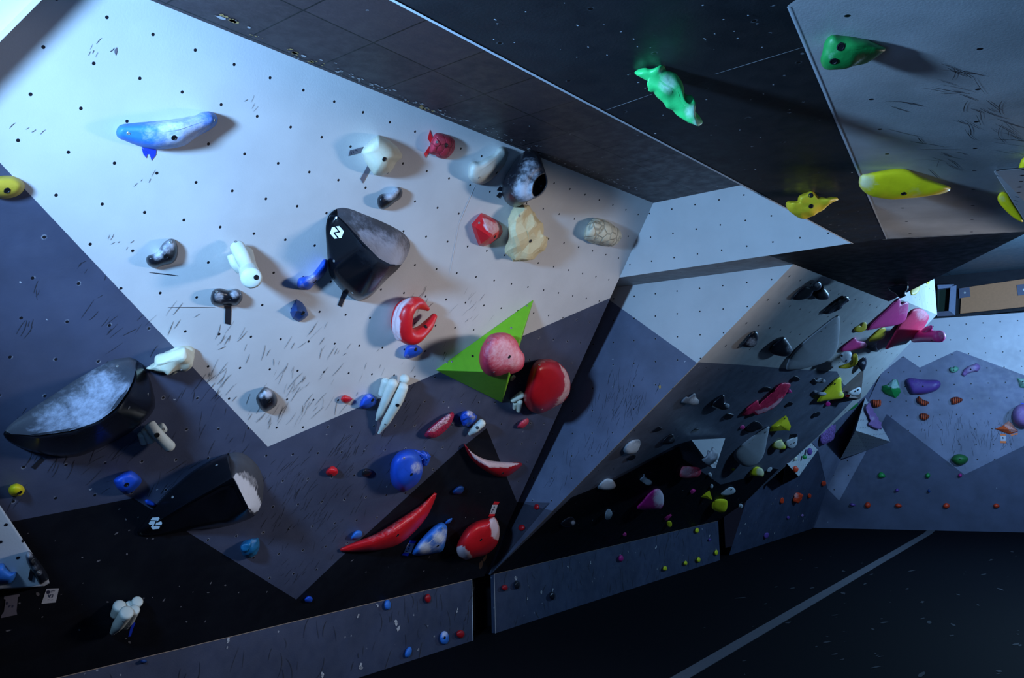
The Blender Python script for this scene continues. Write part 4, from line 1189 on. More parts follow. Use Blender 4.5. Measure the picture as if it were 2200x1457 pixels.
blob(W1, 'climbing_hold', 'small blue foot hold at the lower tip of the red crescent', R['blue_bar'], Z(8, 75,550, 105,515, 140,520, 140,550, 110,570, 75,572), Z3(8, 108,545,.035))
blob(W1, 'climbing_hold', 'blue egg shaped hold with two chalk patches between the red crescent and the red lens', R['blue_bar'], Z(25, 480,1090, 560,930, 680,790, 820,660, 920,605, 980,615, 1025,680, 1020,800, 990,950, 950,1050, 860,1080, 700,1110, 560,1125), Z3(25, 700,950,.09, 860,820,.11, 920,720,.09), e1=.7, chalk=[Z(25,680,1000)[0]+(16,.75), Z(25,900,840)[0]+(15,.8), Z(25,850,980)[0]+(12,.5), Z(25,980,750)[0]+(9,.5)], bolt=Z(25, 880,970), screw=Z(25, 950,690))
blob(W1, 'climbing_hold', 'tiny blue finger hold at the top of the blue egg hold', R['blue_bar'], Z(25, 990,612, 1030,560, 1095,532, 1100,560, 1060,610, 1010,628), Z3(25, 1045,585,.03))
label_card(W1, 'small paper strip label held by blue tape left of the blue egg hold', Z(25, 415,925, 520,935, 455,1085, 345,1075), P['paper'], inks=[Z(25, 430,945, 455,950, 440,985, 425,980), Z(25, 415,1000, 440,1005, 430,1030, 410,1025), Z(25, 385,1045, 405,1050, 398,1066, 380,1062)])
strip(W1, 'tape', 'upper blue tape piece of the strip label by the blue egg hold', P['tape_blue'], [Z(25, 440,885, 545,890, 525,930, 425,925)], h=.006)
strip(W1, 'tape', 'lower blue tape piece of the strip label by the blue egg hold', P['tape_blue'], [Z(25, 345,1075, 430,1085, 415,1130, 315,1115)], h=.006)
blob(W1, 'climbing_hold', 'glossy red lens shaped hold with white chalk at both ends, low by the kickboard gap', R['red'], Z(25, 1170,1040, 1180,950, 1240,820, 1330,690, 1470,590, 1640,545, 1760,515, 1820,600, 1845,720, 1830,880, 1760,1010, 1640,1100, 1500,1150, 1320,1190, 1210,1130), Z3(25, 1440,920,.14, 1590,790,.14), e1=.78, e2=.85, chalk=[(Z(25, 1690,540, 1760,515, 1830,600, 1850,720, 1830,890, 1730,830, 1700,680), 1.0), (Z(25, 1165,1050, 1190,970, 1290,980, 1370,1060, 1430,1140, 1330,1200, 1200,1130), 1.0)], bolt=Z(25, 1555,875), screw=Z(25, 1757,572))
label_card(W1, 'small paper strip label held by red tape above the red lens hold', Z(25, 1735,325, 1818,325, 1775,470, 1690,470), P['paper'], inks=[Z(25, 1755,355, 1772,352, 1768,380, 1752,378), Z(25, 1738,395, 1755,392, 1750,415, 1733,412), Z(25, 1720,435, 1735,433, 1730,452, 1716,450)])
strip(W1, 'tape', 'upper dark red tape piece of the strip label above the red lens', P['tape_red'], [Z(25, 1765,275, 1850,280, 1820,325, 1740,322)], h=.006)
strip(W1, 'tape', 'lower dark red tape piece between strip label and red lens', P['tape_red'], [Z(25, 1690,470, 1775,470, 1770,505, 1670,510)], h=.006)
# cave side wall
blob(W2B, 'climbing_hold', 'upper small dark red foot hold on the dark foot of the cave side wall', R['deep_red'], Z(8, 1240,362, 1250,345, 1270,350, 1272,375, 1255,383, 1242,375), Z3(8, 1256,364,.03))
blob(W2B, 'climbing_hold', 'lower small dark red foot hold on the dark foot of the cave side wall', R['deep_red'], Z(8, 1140,495, 1150,478, 1175,480, 1182,500, 1165,517, 1145,512), Z3(8, 1160,497,.03))
# kickboard foot holds
def foot(label, mat, pts, h=.03, chalk=(), bolt=()):
    xs = [p[0] for p in pts]; ys = [p[1] for p in pts]
    return blob(KICK, 'foot_hold', label, mat, pts, (sum(xs) / len(xs), sum(ys) / len(ys), h), n=28, m=6, chalk=chalk, bolt=bolt, cat='foot hold', rough=.002, rscale=50)
def oval(k, x, y, rx, ry, rot=0.0):
    return Z(k, *[c for i in range(8) for c in (x + rx * math.cos(i * math.pi / 4) * math.cos(rot) - ry * math.sin(i * math.pi / 4) * math.sin(rot), y + rx * math.cos(i * math.pi / 4) * math.sin(rot) + ry * math.sin(i * math.pi / 4) * math.cos(rot))])
foot('blue oval foot hold near the top edge of the left kickboard', R['blue_bar'], oval(8, 305, 990, 21, 34))
foot('red foot hold near the top edge of the left kickboard', R['deep_red'], oval(8, 562, 948, 20, 30))
foot('pale blue chalked foot hold at the right end of the left kickboard', R['blue_bar'], oval(8, 668, 1200, 30, 44), chalk=[Z(8, 668,1175)[0] + (9, .6)], bolt=Z(8, 670,1200))
foot('round red foot hold at the right end of the left kickboard', R['deep_red'], oval(8, 770, 1176, 27, 27))
foot('slanted blue foot hold at the lower edge of the left kickboard', R['blue_bar'], oval(8, 438, 1292, 20, 38, .35))
foot('dim blue foot hold far left on the left kickboard', R['navy'], oval(7, 917, 1350, 22, 14))
foot('red foot hold at the left end of the right kickboard', R['deep_red'], oval(8, 1053, 880, 20, 20))
foot('upper black foot hold under a white chip on the right kickboard', R['black'], oval(8, 1132, 862, 18, 28))
foot('lower black foot hold under a white chip on the right kickboard', R['black'], oval(8, 1357, 932, 18, 28))
foot('magenta foot hold in the middle of the right kickboard', R['magenta'], oval(8, 1796, 692, 16, 22))
foot('yellow foot hold at the bottom middle of the right kickboard', R['lemon'], oval(8, 2077, 757, 14, 16))
foot('yellow foot hold at the top right of the right kickboard', R['lemon'], oval(9, 111, 514, 13, 18))
foot('yellow foot hold at the right end of the right kickboard', R['lemon'], oval(9, 234, 655, 11, 18))
foot('yellow foot hold low near the right end of the kickboard', R['lemon'], oval(9, 121, 701, 13, 17))
foot('yellow foot hold under a white chip, second lowest on the right kickboard', R['lemon'], oval(9, 38, 723, 12, 15))
foot('tiny purple foot hold high near the right end of the kickboard', R['purple'], oval(9, 192, 574, 9, 9), .02)
# ================================================================== holds on the roof
C = 'climbing_hold'
lump(ROOF, C, 'bright green twisted rock hold hanging from the black part of the roof', R['green'],
     Z(0, 1366,160, 1384,149, 1410,146, 1424,144, 1427,158, 1445,163, 1462,180, 1475,205, 1490,230, 1503,250, 1509,264, 1500,272, 1482,266, 1464,250, 1450,232, 1430,215, 1402,201, 1386,196, 1384,186, 1396,178, 1376,171),
     lam=.25, thick=.55, ridge=Z(0, 1400,165, 1440,190, 1470,225, 1495,258), rough=.022, rscale=20, n=72, chalk=[(1435, 178, 22, .7), (1485, 240, 18, .55), (1498, 264, 12, .6), (1418, 152, 8, .5)])
lump(ROOF, C, 'deep green pitted rock hold on the grey roof panel', R['dgreen'],
     Z(3, 905,370, 930,310, 962,217, 1010,214, 1080,235, 1140,247, 1205,260, 1265,285, 1305,310, 1270,350, 1205,392, 1150,415, 1090,435, 1010,448, 950,440, 915,410),
     lam=.3, thick=.5, rough=.012, rscale=18, n=60, chalk=[Z(3,1010,320)[0]+(14,.35), Z(3,960,360)[0]+(9,.4)], bolt=Z(3, 1030,300, 985,392))
lump(ROOF, C, 'deep green hold cut by the right edge of the picture, on the grey roof panel', R['dgreen'], Z(3, 2158,400, 2170,355, 2200,330, 2250,320, 2280,400, 2260,500, 2200,490, 2165,440), lam=.3, thick=.5, rough=.008)
lump(F2, C, 'long lemon yellow sloper hold hanging from the grey roof panel', R['yel_roof'],
     Z(3, 1142,1170, 1155,1122, 1205,1106, 1290,1085, 1380,1078, 1470,1090, 1560,1132, 1640,1163, 1733,1200, 1690,1232, 1600,1256, 1500,1270, 1380,1273, 1270,1262, 1190,1232, 1150,1200),
     lam=.25, thick=.55, n=60, ridge=Z(3, 1230,1170, 1400,1175, 1620,1205), rough=.006, rscale=12, chalk=[Z(3,1190,1160)[0]+(20,.75), Z(3,1500,1220)[0]+(24,.3)], bolt=Z(3, 1430,1238))
lump(ROOF, C, 'small yellow lumpy hold on the black end of the roof', R['yellow'],
     Z(3, 693,1300, 718,1286, 763,1278, 768,1247, 830,1225, 872,1236, 890,1258, 940,1262, 1000,1272, 960,1312, 880,1362, 800,1395, 740,1377, 700,1342), lam=.2, thick=.5, rough=.014, rscale=22, n=56, bolt=Z(3, 840,1318, 838,1248))
rv = solid(F2, 'wedge_volume', 'small light grey plywood wedge volume at the right edge of the roof', [P['vol_white'], P['vol_shade']],
     Z3(3, 2003,1092,.10, 2480,1050,.10, 2540,1640,.14, 2240,1470,.10, 2010,1086,.002, 2480,1040,.002, 2540,1620,.002, 2246,1455,.002), [[0, 1, 2, 3], [4, 7, 6, 5], [0, 4, 5, 1], [1, 5, 6, 2], [2, 6, 7, 3], [3, 7, 4, 0]], [0, 1, 1, 1, 1, 1], bolt=Z(3, 2090,1155, 2192,1200))
lump(F2, C, 'yellow hold on top of the small grey roof wedge, cut by the right edge', R['yel_roof'], Z(3, 2157,1120, 2175,1040, 2200,1005, 2260,1000, 2280,1150, 2200,1168, 2165,1150), lam=.2, thick=.5)
lump(F2, C, 'yellow hold half hidden behind the small grey roof wedge', R['yel_roof'], Z(3, 2030,1270, 2050,1230, 2092,1235, 2130,1300, 2185,1385, 2192,1420, 2130,1388, 2060,1322), lam=.15, thick=.4, chalk=[Z(3,2060,1270)[0]+(9,.5)])

# ================================================================== holds on the cave wall
def cave(label, mat, pts, **kw):
    kw.setdefault('lam', .55)
    kw.setdefault('thick', .45)
    return lump(W3, kw.pop('name', C), label, mat, pts, **kw)
cave('black two-lobed hold highest on the cave wall, left half', R['black'], Z(12, 1440,490, 1500,400, 1590,330, 1670,340, 1700,310, 1760,255, 1800,275, 1815,330, 1780,375, 1710,395, 1690,440, 1640,480, 1540,505), n=50, chalk=[Z(12,1760,310)[0]+(8,.4)])
cave('black scoop hold right of the two-lobed hold under the cave roof', R['black'], Z(12, 1700,425, 1790,345, 1830,322, 1890,390, 1912,450, 1890,495, 1800,502, 1740,482))
cave('long black bar hold on the light paint above the grey teardrop', R['black'], Z(12, 1825,668, 1870,610, 1980,520, 2100,455, 2155,460, 2160,510, 2092,568, 2062,618, 1960,660, 1890,685), rough=.006, rscale=30)
cave('dark grey fin hold left on the light paint of the cave wall', R['black'], Z(12, 790,1085, 850,1000, 900,932, 970,897, 1000,930, 1006,985, 985,1070, 930,1110, 840,1105), chalk=[Z(12,930,1050)[0]+(13,.55)])
cave('black wedge hold with a grey facet left of the grey teardrop', R['black'], Z(12, 1140,1145, 1200,1060, 1330,972, 1372,1010, 1430,1100, 1442,1160, 1400,1212, 1340,1226, 1240,1212, 1160,1182), chalk=[Z(12,1405,1130)[0]+(9,.5)])
def shell(label, mat, pts, ridge, **kw):
    return lump(W3, 'macro_hold', label, mat, pts, ridge=ridge, cat='climbing macro', n=64, e1=.8, **kw)
shell('large grey teardrop macro in the middle of the cave wall', P['vol_grey'], Z(12, 1360,1385, 1410,1230, 1560,1065, 1750,905, 1900,785, 2030,697, 2043,730, 2042,900, 2030,1050, 2000,1160, 1940,1240, 1830,1310, 1700,1352, 1560,1387, 1440,1395), Z(12, 1600,1250, 1800,1060, 1950,880), lam=.75, thick=.28, screw=Z(12, 2000,795, 1875,855, 1812,905))
shell('grey teardrop macro low on the cave wall above the acid yellow holds', P['vol_grey'], Z(15, 108,1250, 200,1150, 360,1020, 500,930, 592,878, 602,910, 570,1060, 540,1220, 490,1340, 400,1420, 290,1442, 200,1412, 120,1332), Z(15, 330,1250, 430,1120, 540,970), lam=.6, thick=.3, bolt=Z(15, 545,965), screw=Z(15, 375,1068, 325,1115))
cave('upper pink cone hold under the cave roof at the far end', R['pink'], Z(13, 190,882, 300,760, 450,620, 588,484, 626,486, 626,556, 700,524, 727,545, 715,660, 682,762, 580,822, 400,852, 220,887), lam=.7, thick=.4, n=60, chalk=[Z(13,660,640)[0]+(13,.35)])
cave('big coral pink lobed hold below the pink cone at the far end', R['coral'], Z(13, 425,1132, 520,960, 600,820, 718,690, 780,622, 880,612, 940,650, 988,712, 972,770, 932,840, 870,932, 765,1005, 640,1042, 520,1102), lam=.6, thick=.45, n=60, chalk=[Z(13,900,690)[0]+(16,.6), Z(13,880,880)[0]+(12,.3)])
tubes(W3, 'rod_hold', 'pink hold with a thick cylinder pointing right in front of the back wall', R['pink'],
      [[(x, y, h, r) for (x, y, h), r in zip(Z3(13, 800,1000,.02, 900,965,.14, 1000,965,.24, 1120,968,.34), (8, 13, 13, 13))], [(x, y, h, r) for (x, y, h), r in zip(Z3(13, 900,960,.10, 960,900,.18, 1010,850,.22), (10, 9, 4))]], chalk=[Z(13,1150,950)[0]+(10,.5)], bolt=Z(13, 1018,1020), flatcap=True)
cave('yellow crescent hold left of the upper pink cone', R['yellow'], Z(13, 30,890, 48,850, 100,828, 120,845, 150,790, 186,795, 192,850, 170,890, 110,916, 60,912))
cave('yellow flat hold between the pink cone and the coral hold', R['yellow'], Z(13, 215,1022, 260,960, 340,880, 402,853, 433,870, 432,940, 400,1000, 330,1025, 232,1036))
cave('small grey wing hold below the yellow flat hold', R['grey'], Z(13, 190,1110, 240,1080, 285,1105, 318,1050, 318,1110, 337,1142, 330,1166, 270,1160, 210,1140))
lump(ROOF, C, 'black hold hanging dark under the cave roof edge at the far end', R['black'], Z(13, 455,345, 560,318, 700,302, 722,350, 715,380, 698,405, 690,450, 640,477, 590,462, 540,412), lam=.1, thick=.4, rough=.008)
lump(WC, C, 'yellow rounded hold on the bright fascia above the pink cone', R['yellow'], Z(13, 750,400, 770,345, 820,305, 870,300, 866,370, 830,422, 770,442), lam=.3, thick=.35, bolt=Z(13, 775,355))
lump(WC, C, 'small yellow hold right on the bright fascia near the wooden board', R['yellow'], Z(13, 945,258, 965,245, 992,246, 988,290, 962,300), lam=.3, thick=.4)
cave('small pink cylinder hold right of the grey teardrop', R['pink'], Z(6, 1028,800, 1062,768, 1120,728, 1133,748, 1185,760, 1192,790, 1130,806, 1040,822), chalk=[Z(6,1170,775)[0]+(7,.5)])
cave('white round hold with two bolts beside the yellow crescent', R['white'], Z(6, 1025,850, 1045,820, 1090,818, 1103,850, 1085,885, 1050,893), lam=.15, lift=.04, bolt=Z(6, 1035,845, 1063,878))
tubes(W3, 'crescent_hold', 'yellow crescent hold wrapped round the white round hold', R['yellow'], [[(x, y, h, r) for (x, y, h), r in zip(Z3(6, 1022,918,.03, 1075,910,.07, 1112,885,.10, 1122,845,.11), (3, 5.5, 7.5, 5))]])
cave('black pointed hold on the taupe pyramid top right of the cave', R['black'], Z(6, 1130,895, 1155,870, 1187,853, 1194,900, 1172,945, 1150,930), chalk=[Z(6,1175,890)[0]+(5,.5)])
solid(W3, 'triangle_volume', 'taupe plywood pyramid at the far lower end of the cave wall', [P['vol_tan'], P['vol_shade']],
      Z3(15, 1590,380,.002, 1918,75,.002, 1868,500,.10, 1430,585,.002, 1660,478,.06), [[0, 1, 2, 4], [0, 4, 3], [4, 2, 3], [1, 3, 2], [0, 3, 1]], [0, 0, 1, 1, 1], bevel=.003)
cave('white oval hold on the taupe pyramid', R['white'], Z(15, 1700,415, 1780,360, 1858,338, 1877,388, 1845,440, 1760,458), lam=.3, lift=.06, bolt=Z(15, 1795,392, 1832,375))
cave('tiny red and dark chip beside the white oval hold', R['deep_red'], Z(15, 1650,462, 1690,438, 1722,445, 1715,470, 1680,475), lam=.3, lift=.06)
lump(W4, C, 'white knob hold peeping out behind the taupe pyramid', R['white'], Z(15, 1900,270, 1920,245, 1940,265, 1930,310, 1905,325), lam=.2, thick=.5)
cave('bright yellow ear shaped hold left of the taupe pyramid', R['lemon'], Z(15, 1262,542, 1330,430, 1400,350, 1480,262, 1560,200, 1600,210, 1604,300, 1612,392, 1640,440, 1610,490, 1480,512, 1350,532), n=60, chalk=[Z(15,1600,430)[0]+(7,.5)], bolt=Z(15, 1512,290))
cave('long crimson pink jug hold with a scooped chalky lip, middle of the cave', R['crimson'], Z(15, 215,725, 300,620, 370,560, 430,518, 445,525, 452,580, 540,500, 620,420, 700,345, 765,288, 850,280, 888,292, 870,370, 832,430, 790,500, 700,590, 600,662, 430,727, 390,712, 300,725), n=76, ridge=Z(15, 330,660, 480,620, 640,520, 790,350), lam=.7, thick=.5, rough=.008, rscale=18, chalk=[(Z(15, 395,660, 520,640, 650,570, 790,450, 800,500, 690,600, 590,665, 430,725), .65)])
cave('tiny pink knob at the right end of the crimson jug', R['pink'], Z(15, 850,400, 880,362, 918,405, 890,420, 860,422))
for lab, pts, kw in (
    ('small black hold above the right end of the crimson jug', Z(15, 890,240, 960,178, 1027,215, 1010,246, 960,262), {}),
    ('small black hold above the middle of the crimson jug', Z(15, 460,382, 540,330, 612,340, 627,370, 592,396, 500,402), {}),
    ('tiny black hold below the chalked finger holds', Z(15, 818,602, 880,540, 932,560, 890,602), {}),
    ('black hold between the magenta knobs, right lower cave wall', Z(15, 1190,742, 1230,690, 1300,678, 1312,710, 1262,752), {}),
    ('black oval hold behind the tip of the lower grey teardrop', Z(15, 250,932, 300,880, 390,810, 450,813, 507,870, 500,912, 440,932, 360,967, 290,962), {}),
    ('black hold with a pale tip on the slate paint, right of the pale block hold', Z(14, 1660,520, 1720,440, 1860,345, 1885,470, 1945,500, 1940,560, 1840,590, 1720,560), dict(chalk=[Z(14,1920,520)[0]+(6,.7)])),
    ('small dark hold under the black hold with a pale tip', Z(14, 1840,720, 1900,650, 1985,650, 2020,670, 1980,720, 1900,745), {}),
    ('small black block near the upper edge of the black paint, left cave', Z(14, 740,925, 830,850, 888,870, 870,910, 790,935), {}),
    ('tiny black hold above the white plywood wedge', Z(14, 1350,930, 1410,882, 1475,895, 1420,938), {}),
    ('dark faceted hold on the black paint edge left of the white wedge', Z(14, 880,1110, 960,1010, 1060,965, 1088,1040, 1075,1100, 980,1130), dict(chalk=[Z(14,1040,1060)[0]+(8,.35)])),
    ('small dark knob under the white chalked ball hold', Z(14, 340,1350, 400,1300, 475,1290, 470,1340, 400,1385), {}),
    ('small black hold on the white shield hold right of the lower teardrop', Z(15, 890,1000, 930,985, 985,985, 985,1025, 940,1035), {})):
    cave(lab, R['black'], pts, **kw)
cave('pale grey block hold near the left edge of the slate paint', R['grey'], Z(14, 1190,470, 1260,380, 1310,385, 1400,325, 1430,400, 1470,440, 1455,500, 1380,515, 1300,500), chalk=[Z(14,1400,460)[0]+(12,.7)])
cave('white chalked ball hold at the left edge of the cave wall', R['grey'], Z(14, 285,1230, 330,1130, 430,1060, 530,1050, 555,1110, 530,1200, 470,1265, 360,1285), chalk=[Z(14,440,1190)[0]+(18,.85)])
cave('upper grey finger hold left of the yellow ear hold', R['black'], Z(15, 1170,265, 1225,215, 1260,240, 1300,205, 1370,232, 1387,262, 1350,277, 1240,272), chalk=[Z(15,1290,225)[0]+(8,.6), Z(15,1365,255)[0]+(5,.6)])
cave('lower grey finger hold left of the yellow ear hold', R['black'], Z(15, 1165,437, 1215,390, 1260,385, 1300,405, 1380,410, 1392,440, 1350,453, 1220,447), chalk=[Z(15,1350,425)[0]+(9,.8), Z(15,1250,390)[0]+(5,.5)])
cave('small pink knob left of the black oval hold', R['pink'], Z(15, 195,905, 205,875, 240,868, 262,890, 245,920, 210,922))
cave('magenta knob under the yellow ear hold', R['magenta'], Z(15, 1375,575, 1390,545, 1430,540, 1452,570, 1430,600, 1395,605))
lump(W4, C, 'pink knob on the bluish paint just beside the green lump', R['pink'], Z(15, 1420,710, 1435,675, 1475,670, 1497,700, 1480,730, 1445,735), lam=.2, thick=.5)
cave('acid yellow wedge hold above the yellow and white pair', R['lemon'], Z(15, 608,950, 622,880, 720,800, 830,728, 852,760, 902,880, 882,942, 800,937, 700,945), facet=True, n=30, bolt=Z(15, 812,776))
cave('yellow hold with a pale worn face beside the white shield hold', R['lemon'], Z(15, 635,1165, 670,1100, 765,1063, 785,1090, 827,1160, 810,1197, 720,1205), chalk=[Z(15,740,1120)[0]+(13,.75)])
cave('white shield shaped hold right of the lower grey teardrop', R['white'], Z(15, 815,1120, 840,1080, 920,1040, 980,1010, 992,1070, 970,1150, 910,1192, 840,1175), bolt=Z(15, 905,1125, 945,1110))
wv = solid(W3, 'wedge_volume', 'white plywood wedge volume with a grey hold on the lower cave wall', [P['vol_white'], P['vol_shade']],
      Z3(14, 1352,1058,.03, 1882,1030,.03, 1730,1500,.36, 1680,1500,.36, 1352,1062,-.001, 1870,1050,-.001, 1600,1480,-.001), [[0, 3, 2, 1], [0, 1, 5, 4], [1, 2, 6, 5], [2, 3, 6], [3, 0, 4, 6], [4, 5, 6]], [0, 1, 1, 1, 1, 1], bevel=.004)
cave('pale grey carved hold on the white plywood wedge of the cave', R['grey'], Z(14, 1520,1370, 1585,1290, 1600,1220, 1650,1235, 1680,1170, 1730,1225, 1765,1270, 1760,1340, 1720,1400, 1640,1450, 1560,1420), lam=.15, lift=.30, rough=.006, chalk=[Z(14,1700,1290)[0]+(14,.6)])
# black paint zone of the cave
cave('white chalked dome hold high on the left of the black paint', R['grey'], Z(17, 200,520, 260,440, 330,405, 400,430, 435,500, 400,540, 320,552, 240,545), chalk=[Z(17,350,490)[0]+(20,.95)])
cave('white bent finger hold right of the chalked dome', R['grey'], Z(17, 740,420, 780,380, 795,345, 830,400, 895,440, 895,480, 850,495, 800,470), chalk=[Z(17,850,450)[0]+(13,.7)])
cave('large magenta ball hold with a chalked right side on the black paint', R['magenta'], Z(17, 700,780, 780,680, 860,590, 930,540, 990,540, 1035,600, 1050,680, 1035,760, 990,800, 880,805, 780,810), n=60, chalk=[Z(17,1010,660)[0]+(16,.95), Z(17,990,600)[0]+(12,.7), Z(17,980,740)[0]+(12,.5)])
cave('red chalked block hold left of the white plywood wedge', R['rose'], Z(17, 1255,380, 1265,290, 1300,250, 1420,255, 1500,268, 1528,310, 1500,370, 1440,398, 1340,402), facet=False, chalk=[Z(17,1340,320)[0]+(15,.7), Z(17,1440,330)[0]+(10,.45)])
cave('tiny white knob under the point of the white plywood wedge', R['white'], Z(17, 1605,352, 1635,330, 1662,350, 1655,382, 1630,384))
cave('small white oval hold above the acid yellow triangle', R['white'], Z(17, 1635,505, 1655,475, 1677,490, 1672,525, 1650,530))
cave('acid yellow triangle hold on the black paint', R['lemon'], Z(17, 1515,642, 1570,590, 1632,558, 1652,620, 1668,682, 1600,662), facet=True, n=20, thick=.3)
cave('acid yellow round hold with a cut facet below the triangle', R['lemon'], Z(17, 1668,792, 1665,730, 1700,680, 1770,665, 1845,678, 1860,720, 1850,800, 1810,838, 1740,832), chalk=())
cave('pink chip hold left of the acid yellow triangle', R['pink'], Z(17, 1380,570, 1410,530, 1458,555, 1440,585, 1400,605), facet=True, n=14)
cave('pink bar hold below the large magenta ball', R['pink'], Z(17, 1043,915, 1080,880, 1140,858, 1150,880, 1100,935, 1070,942), facet=True, n=18)
cave('small yellow knob under the pink bar hold', R['lemon'], Z(17, 1085,965, 1110,950, 1145,962, 1148,1010, 1120,1030, 1095,1000))
cave('tiny pink knob at the bottom of the black paint', R['pink'], Z(17, 525,1120, 540,1098, 567,1105, 567,1140, 545,1146, 528,1138))
cave('grey speckled hold left on the black paint', R['grey'], Z(17, 295,890, 310,820, 345,795, 385,830, 385,880, 350,930, 310,930), chalk=[Z(17,345,850)[0]+(10,.55)])
cave('white smooth oval hold at the lower right of the cave', R['white'], Z(17, 1775,600, 1830,550, 1890,518, 1940,525, 1965,565, 1935,600, 1870,622, 1800,622), bolt=Z(17, 1910,548))
cave('small white button hold beside the far overhanging wall', R['white'], Z(17, 1997,765, 2015,730, 2045,735, 2063,770, 2045,795, 2015,785), bolt=Z(17, 2030,765))
cave('yellow and white stubby hold under the lower grey teardrop', R['lemon'], Z(18, 60,350, 90,290, 150,255, 215,275, 245,325, 230,380, 160,378, 90,372), chalk=[Z(18,205,320)[0]+(10,.95)])
cave('small white egg hold right of the yellow and white hold', R['white'], Z(18, 275,310, 300,275, 340,262, 350,285, 325,318, 290,325))
cave('tiny yellow chip under the lower grey teardrop', R['lemon'], Z(17, 1905,290, 1935,272, 1960,285, 1945,305, 1915,303))
cave('dark chalk smudged hold at the left end of the black paint', R['black'], Z(8, 1410,470, 1440,440, 1480,425, 1508,460, 1490,485, 1440,492), chalk=[Z(8,1490,465)[0]+(5,.8)])

# ================================================================== far overhanging wall
def far(label, mat, pts, **kw):
    kw.setdefault('lam', .35)
    kw.setdefault('thick', .4)
    return lump(W4, kw.pop('name', C), label, mat, pts, **kw)
far('flat deep green hold under the taupe pyramid', R['dgreen'], Z(15, 1628,655, 1665,610, 1720,570, 1790,552, 1832,560, 1820,600, 1740,652, 1670,670), facet=False)
far('large purple carved hold with long grooves on the far wall', R['purple_groove'], Z(15, 1305,1085, 1318,960, 1375,880, 1430,843, 1490,868, 1522,855, 1517,960, 1492,1060, 1430,1103, 1340,1137), rough=.006, n=52)
far('small purple chip right of the large purple carved hold', R['purple'], Z(15, 1558,1000, 1585,930, 1612,885, 1642,950, 1602,1012), facet=True, n=14)
# pyramid in the corner between the far wall and the back wall
_v = [W4.pt(1859, 854, .01), WB.pt(1913, 949, .02), W4.pt(1838, 925, .34), WB.pt(1862, 968, .012), W4.pt(1805, 987, .005), WB.pt(1875, 900, -.03), W4.pt(1830, 960, -.02)]
Wv = solid(W4, 'triangle_volume', 'white plywood pyramid volume carrying the long purple hold', [P['vol_white'], P['vol_shade']],
      _v, [[0, 2, 1], [2, 4, 3, 1], [0, 4, 2], [0, 1, 5], [1, 3, 5], [3, 4, 6], [4, 0, 6], [0, 5, 6], [5, 3, 6]], [0, 0, 1, 1, 1, 1, 1, 1, 1], bevel=.003)
PF = Frame(_v[2], _v[1] - _v[2], (_v[0] - _v[2]) - (_v[1] - _v[2]).normalized() * (_v[0] - _v[2]).dot((_v[1] - _v[2]).normalized()))
lump(PF, C, 'long knobbly purple hold on the white pyramid volume', R['lilac'], Z(16, 5,640, 20,580, 60,560, 100,650, 150,740, 215,860, 205,915, 140,905, 50,870, 45,840, 68,800, 35,720), lam=.8, thick=.55, lift=.03, rough=.022, rscale=24, n=60, chalk=[Z(16,100,770)[0]+(5,.6)])
wb = solid(W4, 'plank_volume', 'small white plywood plank volume with tiny holds low on the far wall', [P['vol_white'], P['vol_shade']],
      Z3(18, 520,195,.24, 780,-120,.20, 935,40,.20, 690,383,.24, 480,490,.0, 800,-60,.0, 900,30,.0), [[0, 1, 2, 3], [0, 4, 5, 1], [1, 5, 6, 2], [2, 6, 4, 3], [0, 3, 4], [4, 6, 5]], [0, 1, 1, 1, 1, 1], bevel=.004)
for lab, m, pts in (('small dark purple ring hold on the white plank volume', R['purple'], Z(18, 795,60, 810,20, 850,22, 862,70, 840,108, 805,100)),
                    ('small green knob on the white plank volume', R['dgreen'], Z(18, 735,125, 750,105, 785,115, 795,140, 770,160, 742,150)),
                    ('tiny cream chip on the white plank volume', R['cream'], Z(18, 625,150, 645,128, 675,140, 668,165, 645,185, 630,175)),
                    ('red orange knob at the lower end of the white plank volume', R['red_orange'], Z(18, 610,285, 620,255, 655,248, 685,275, 680,310, 650,332, 622,318))):
    far(lab, m, pts, lam=0, lift=.23)
far('cluster of three red orange lobes on the dark far wall', R['red_orange'], Z(18, 615,700, 620,650, 640,600, 670,592, 700,588, 740,615, 735,650, 712,690, 680,718, 640,715), rough=.012, rscale=40, n=50, chalk=[Z(18,655,625)[0]+(7,.6)])
far('single red orange foot hold left of the three lobed cluster', R['red_orange'], Z(18, 450,690, 462,660, 485,648, 502,680, 498,715, 475,726, 455,715))
far('single red orange foot hold right of the three lobed cluster', R['red_orange'], Z(18, 803,625, 815,600, 840,602, 852,628, 840,655, 815,652))
far('red orange foot hold at the left side of the pale paint point', R['red_orange'], Z(18, 978,480, 985,445, 1020,435, 1040,460, 1030,495, 995,502))
far('low purple foot hold under white paint chips on the far wall', R['purple'], Z(18, 245,1140, 260,1105, 300,1100, 310,1130, 290,1165, 260,1168))
far('small purple foot hold in the middle of the dark far wall', R['purple'], Z(18, 535,905, 550,885, 570,890, 572,915, 552,925))
far('tiny violet foot hold nearest the corner of the far wall', R['lilac'], Z(18, 720,875, 738,860, 755,872, 745,892, 725,892))

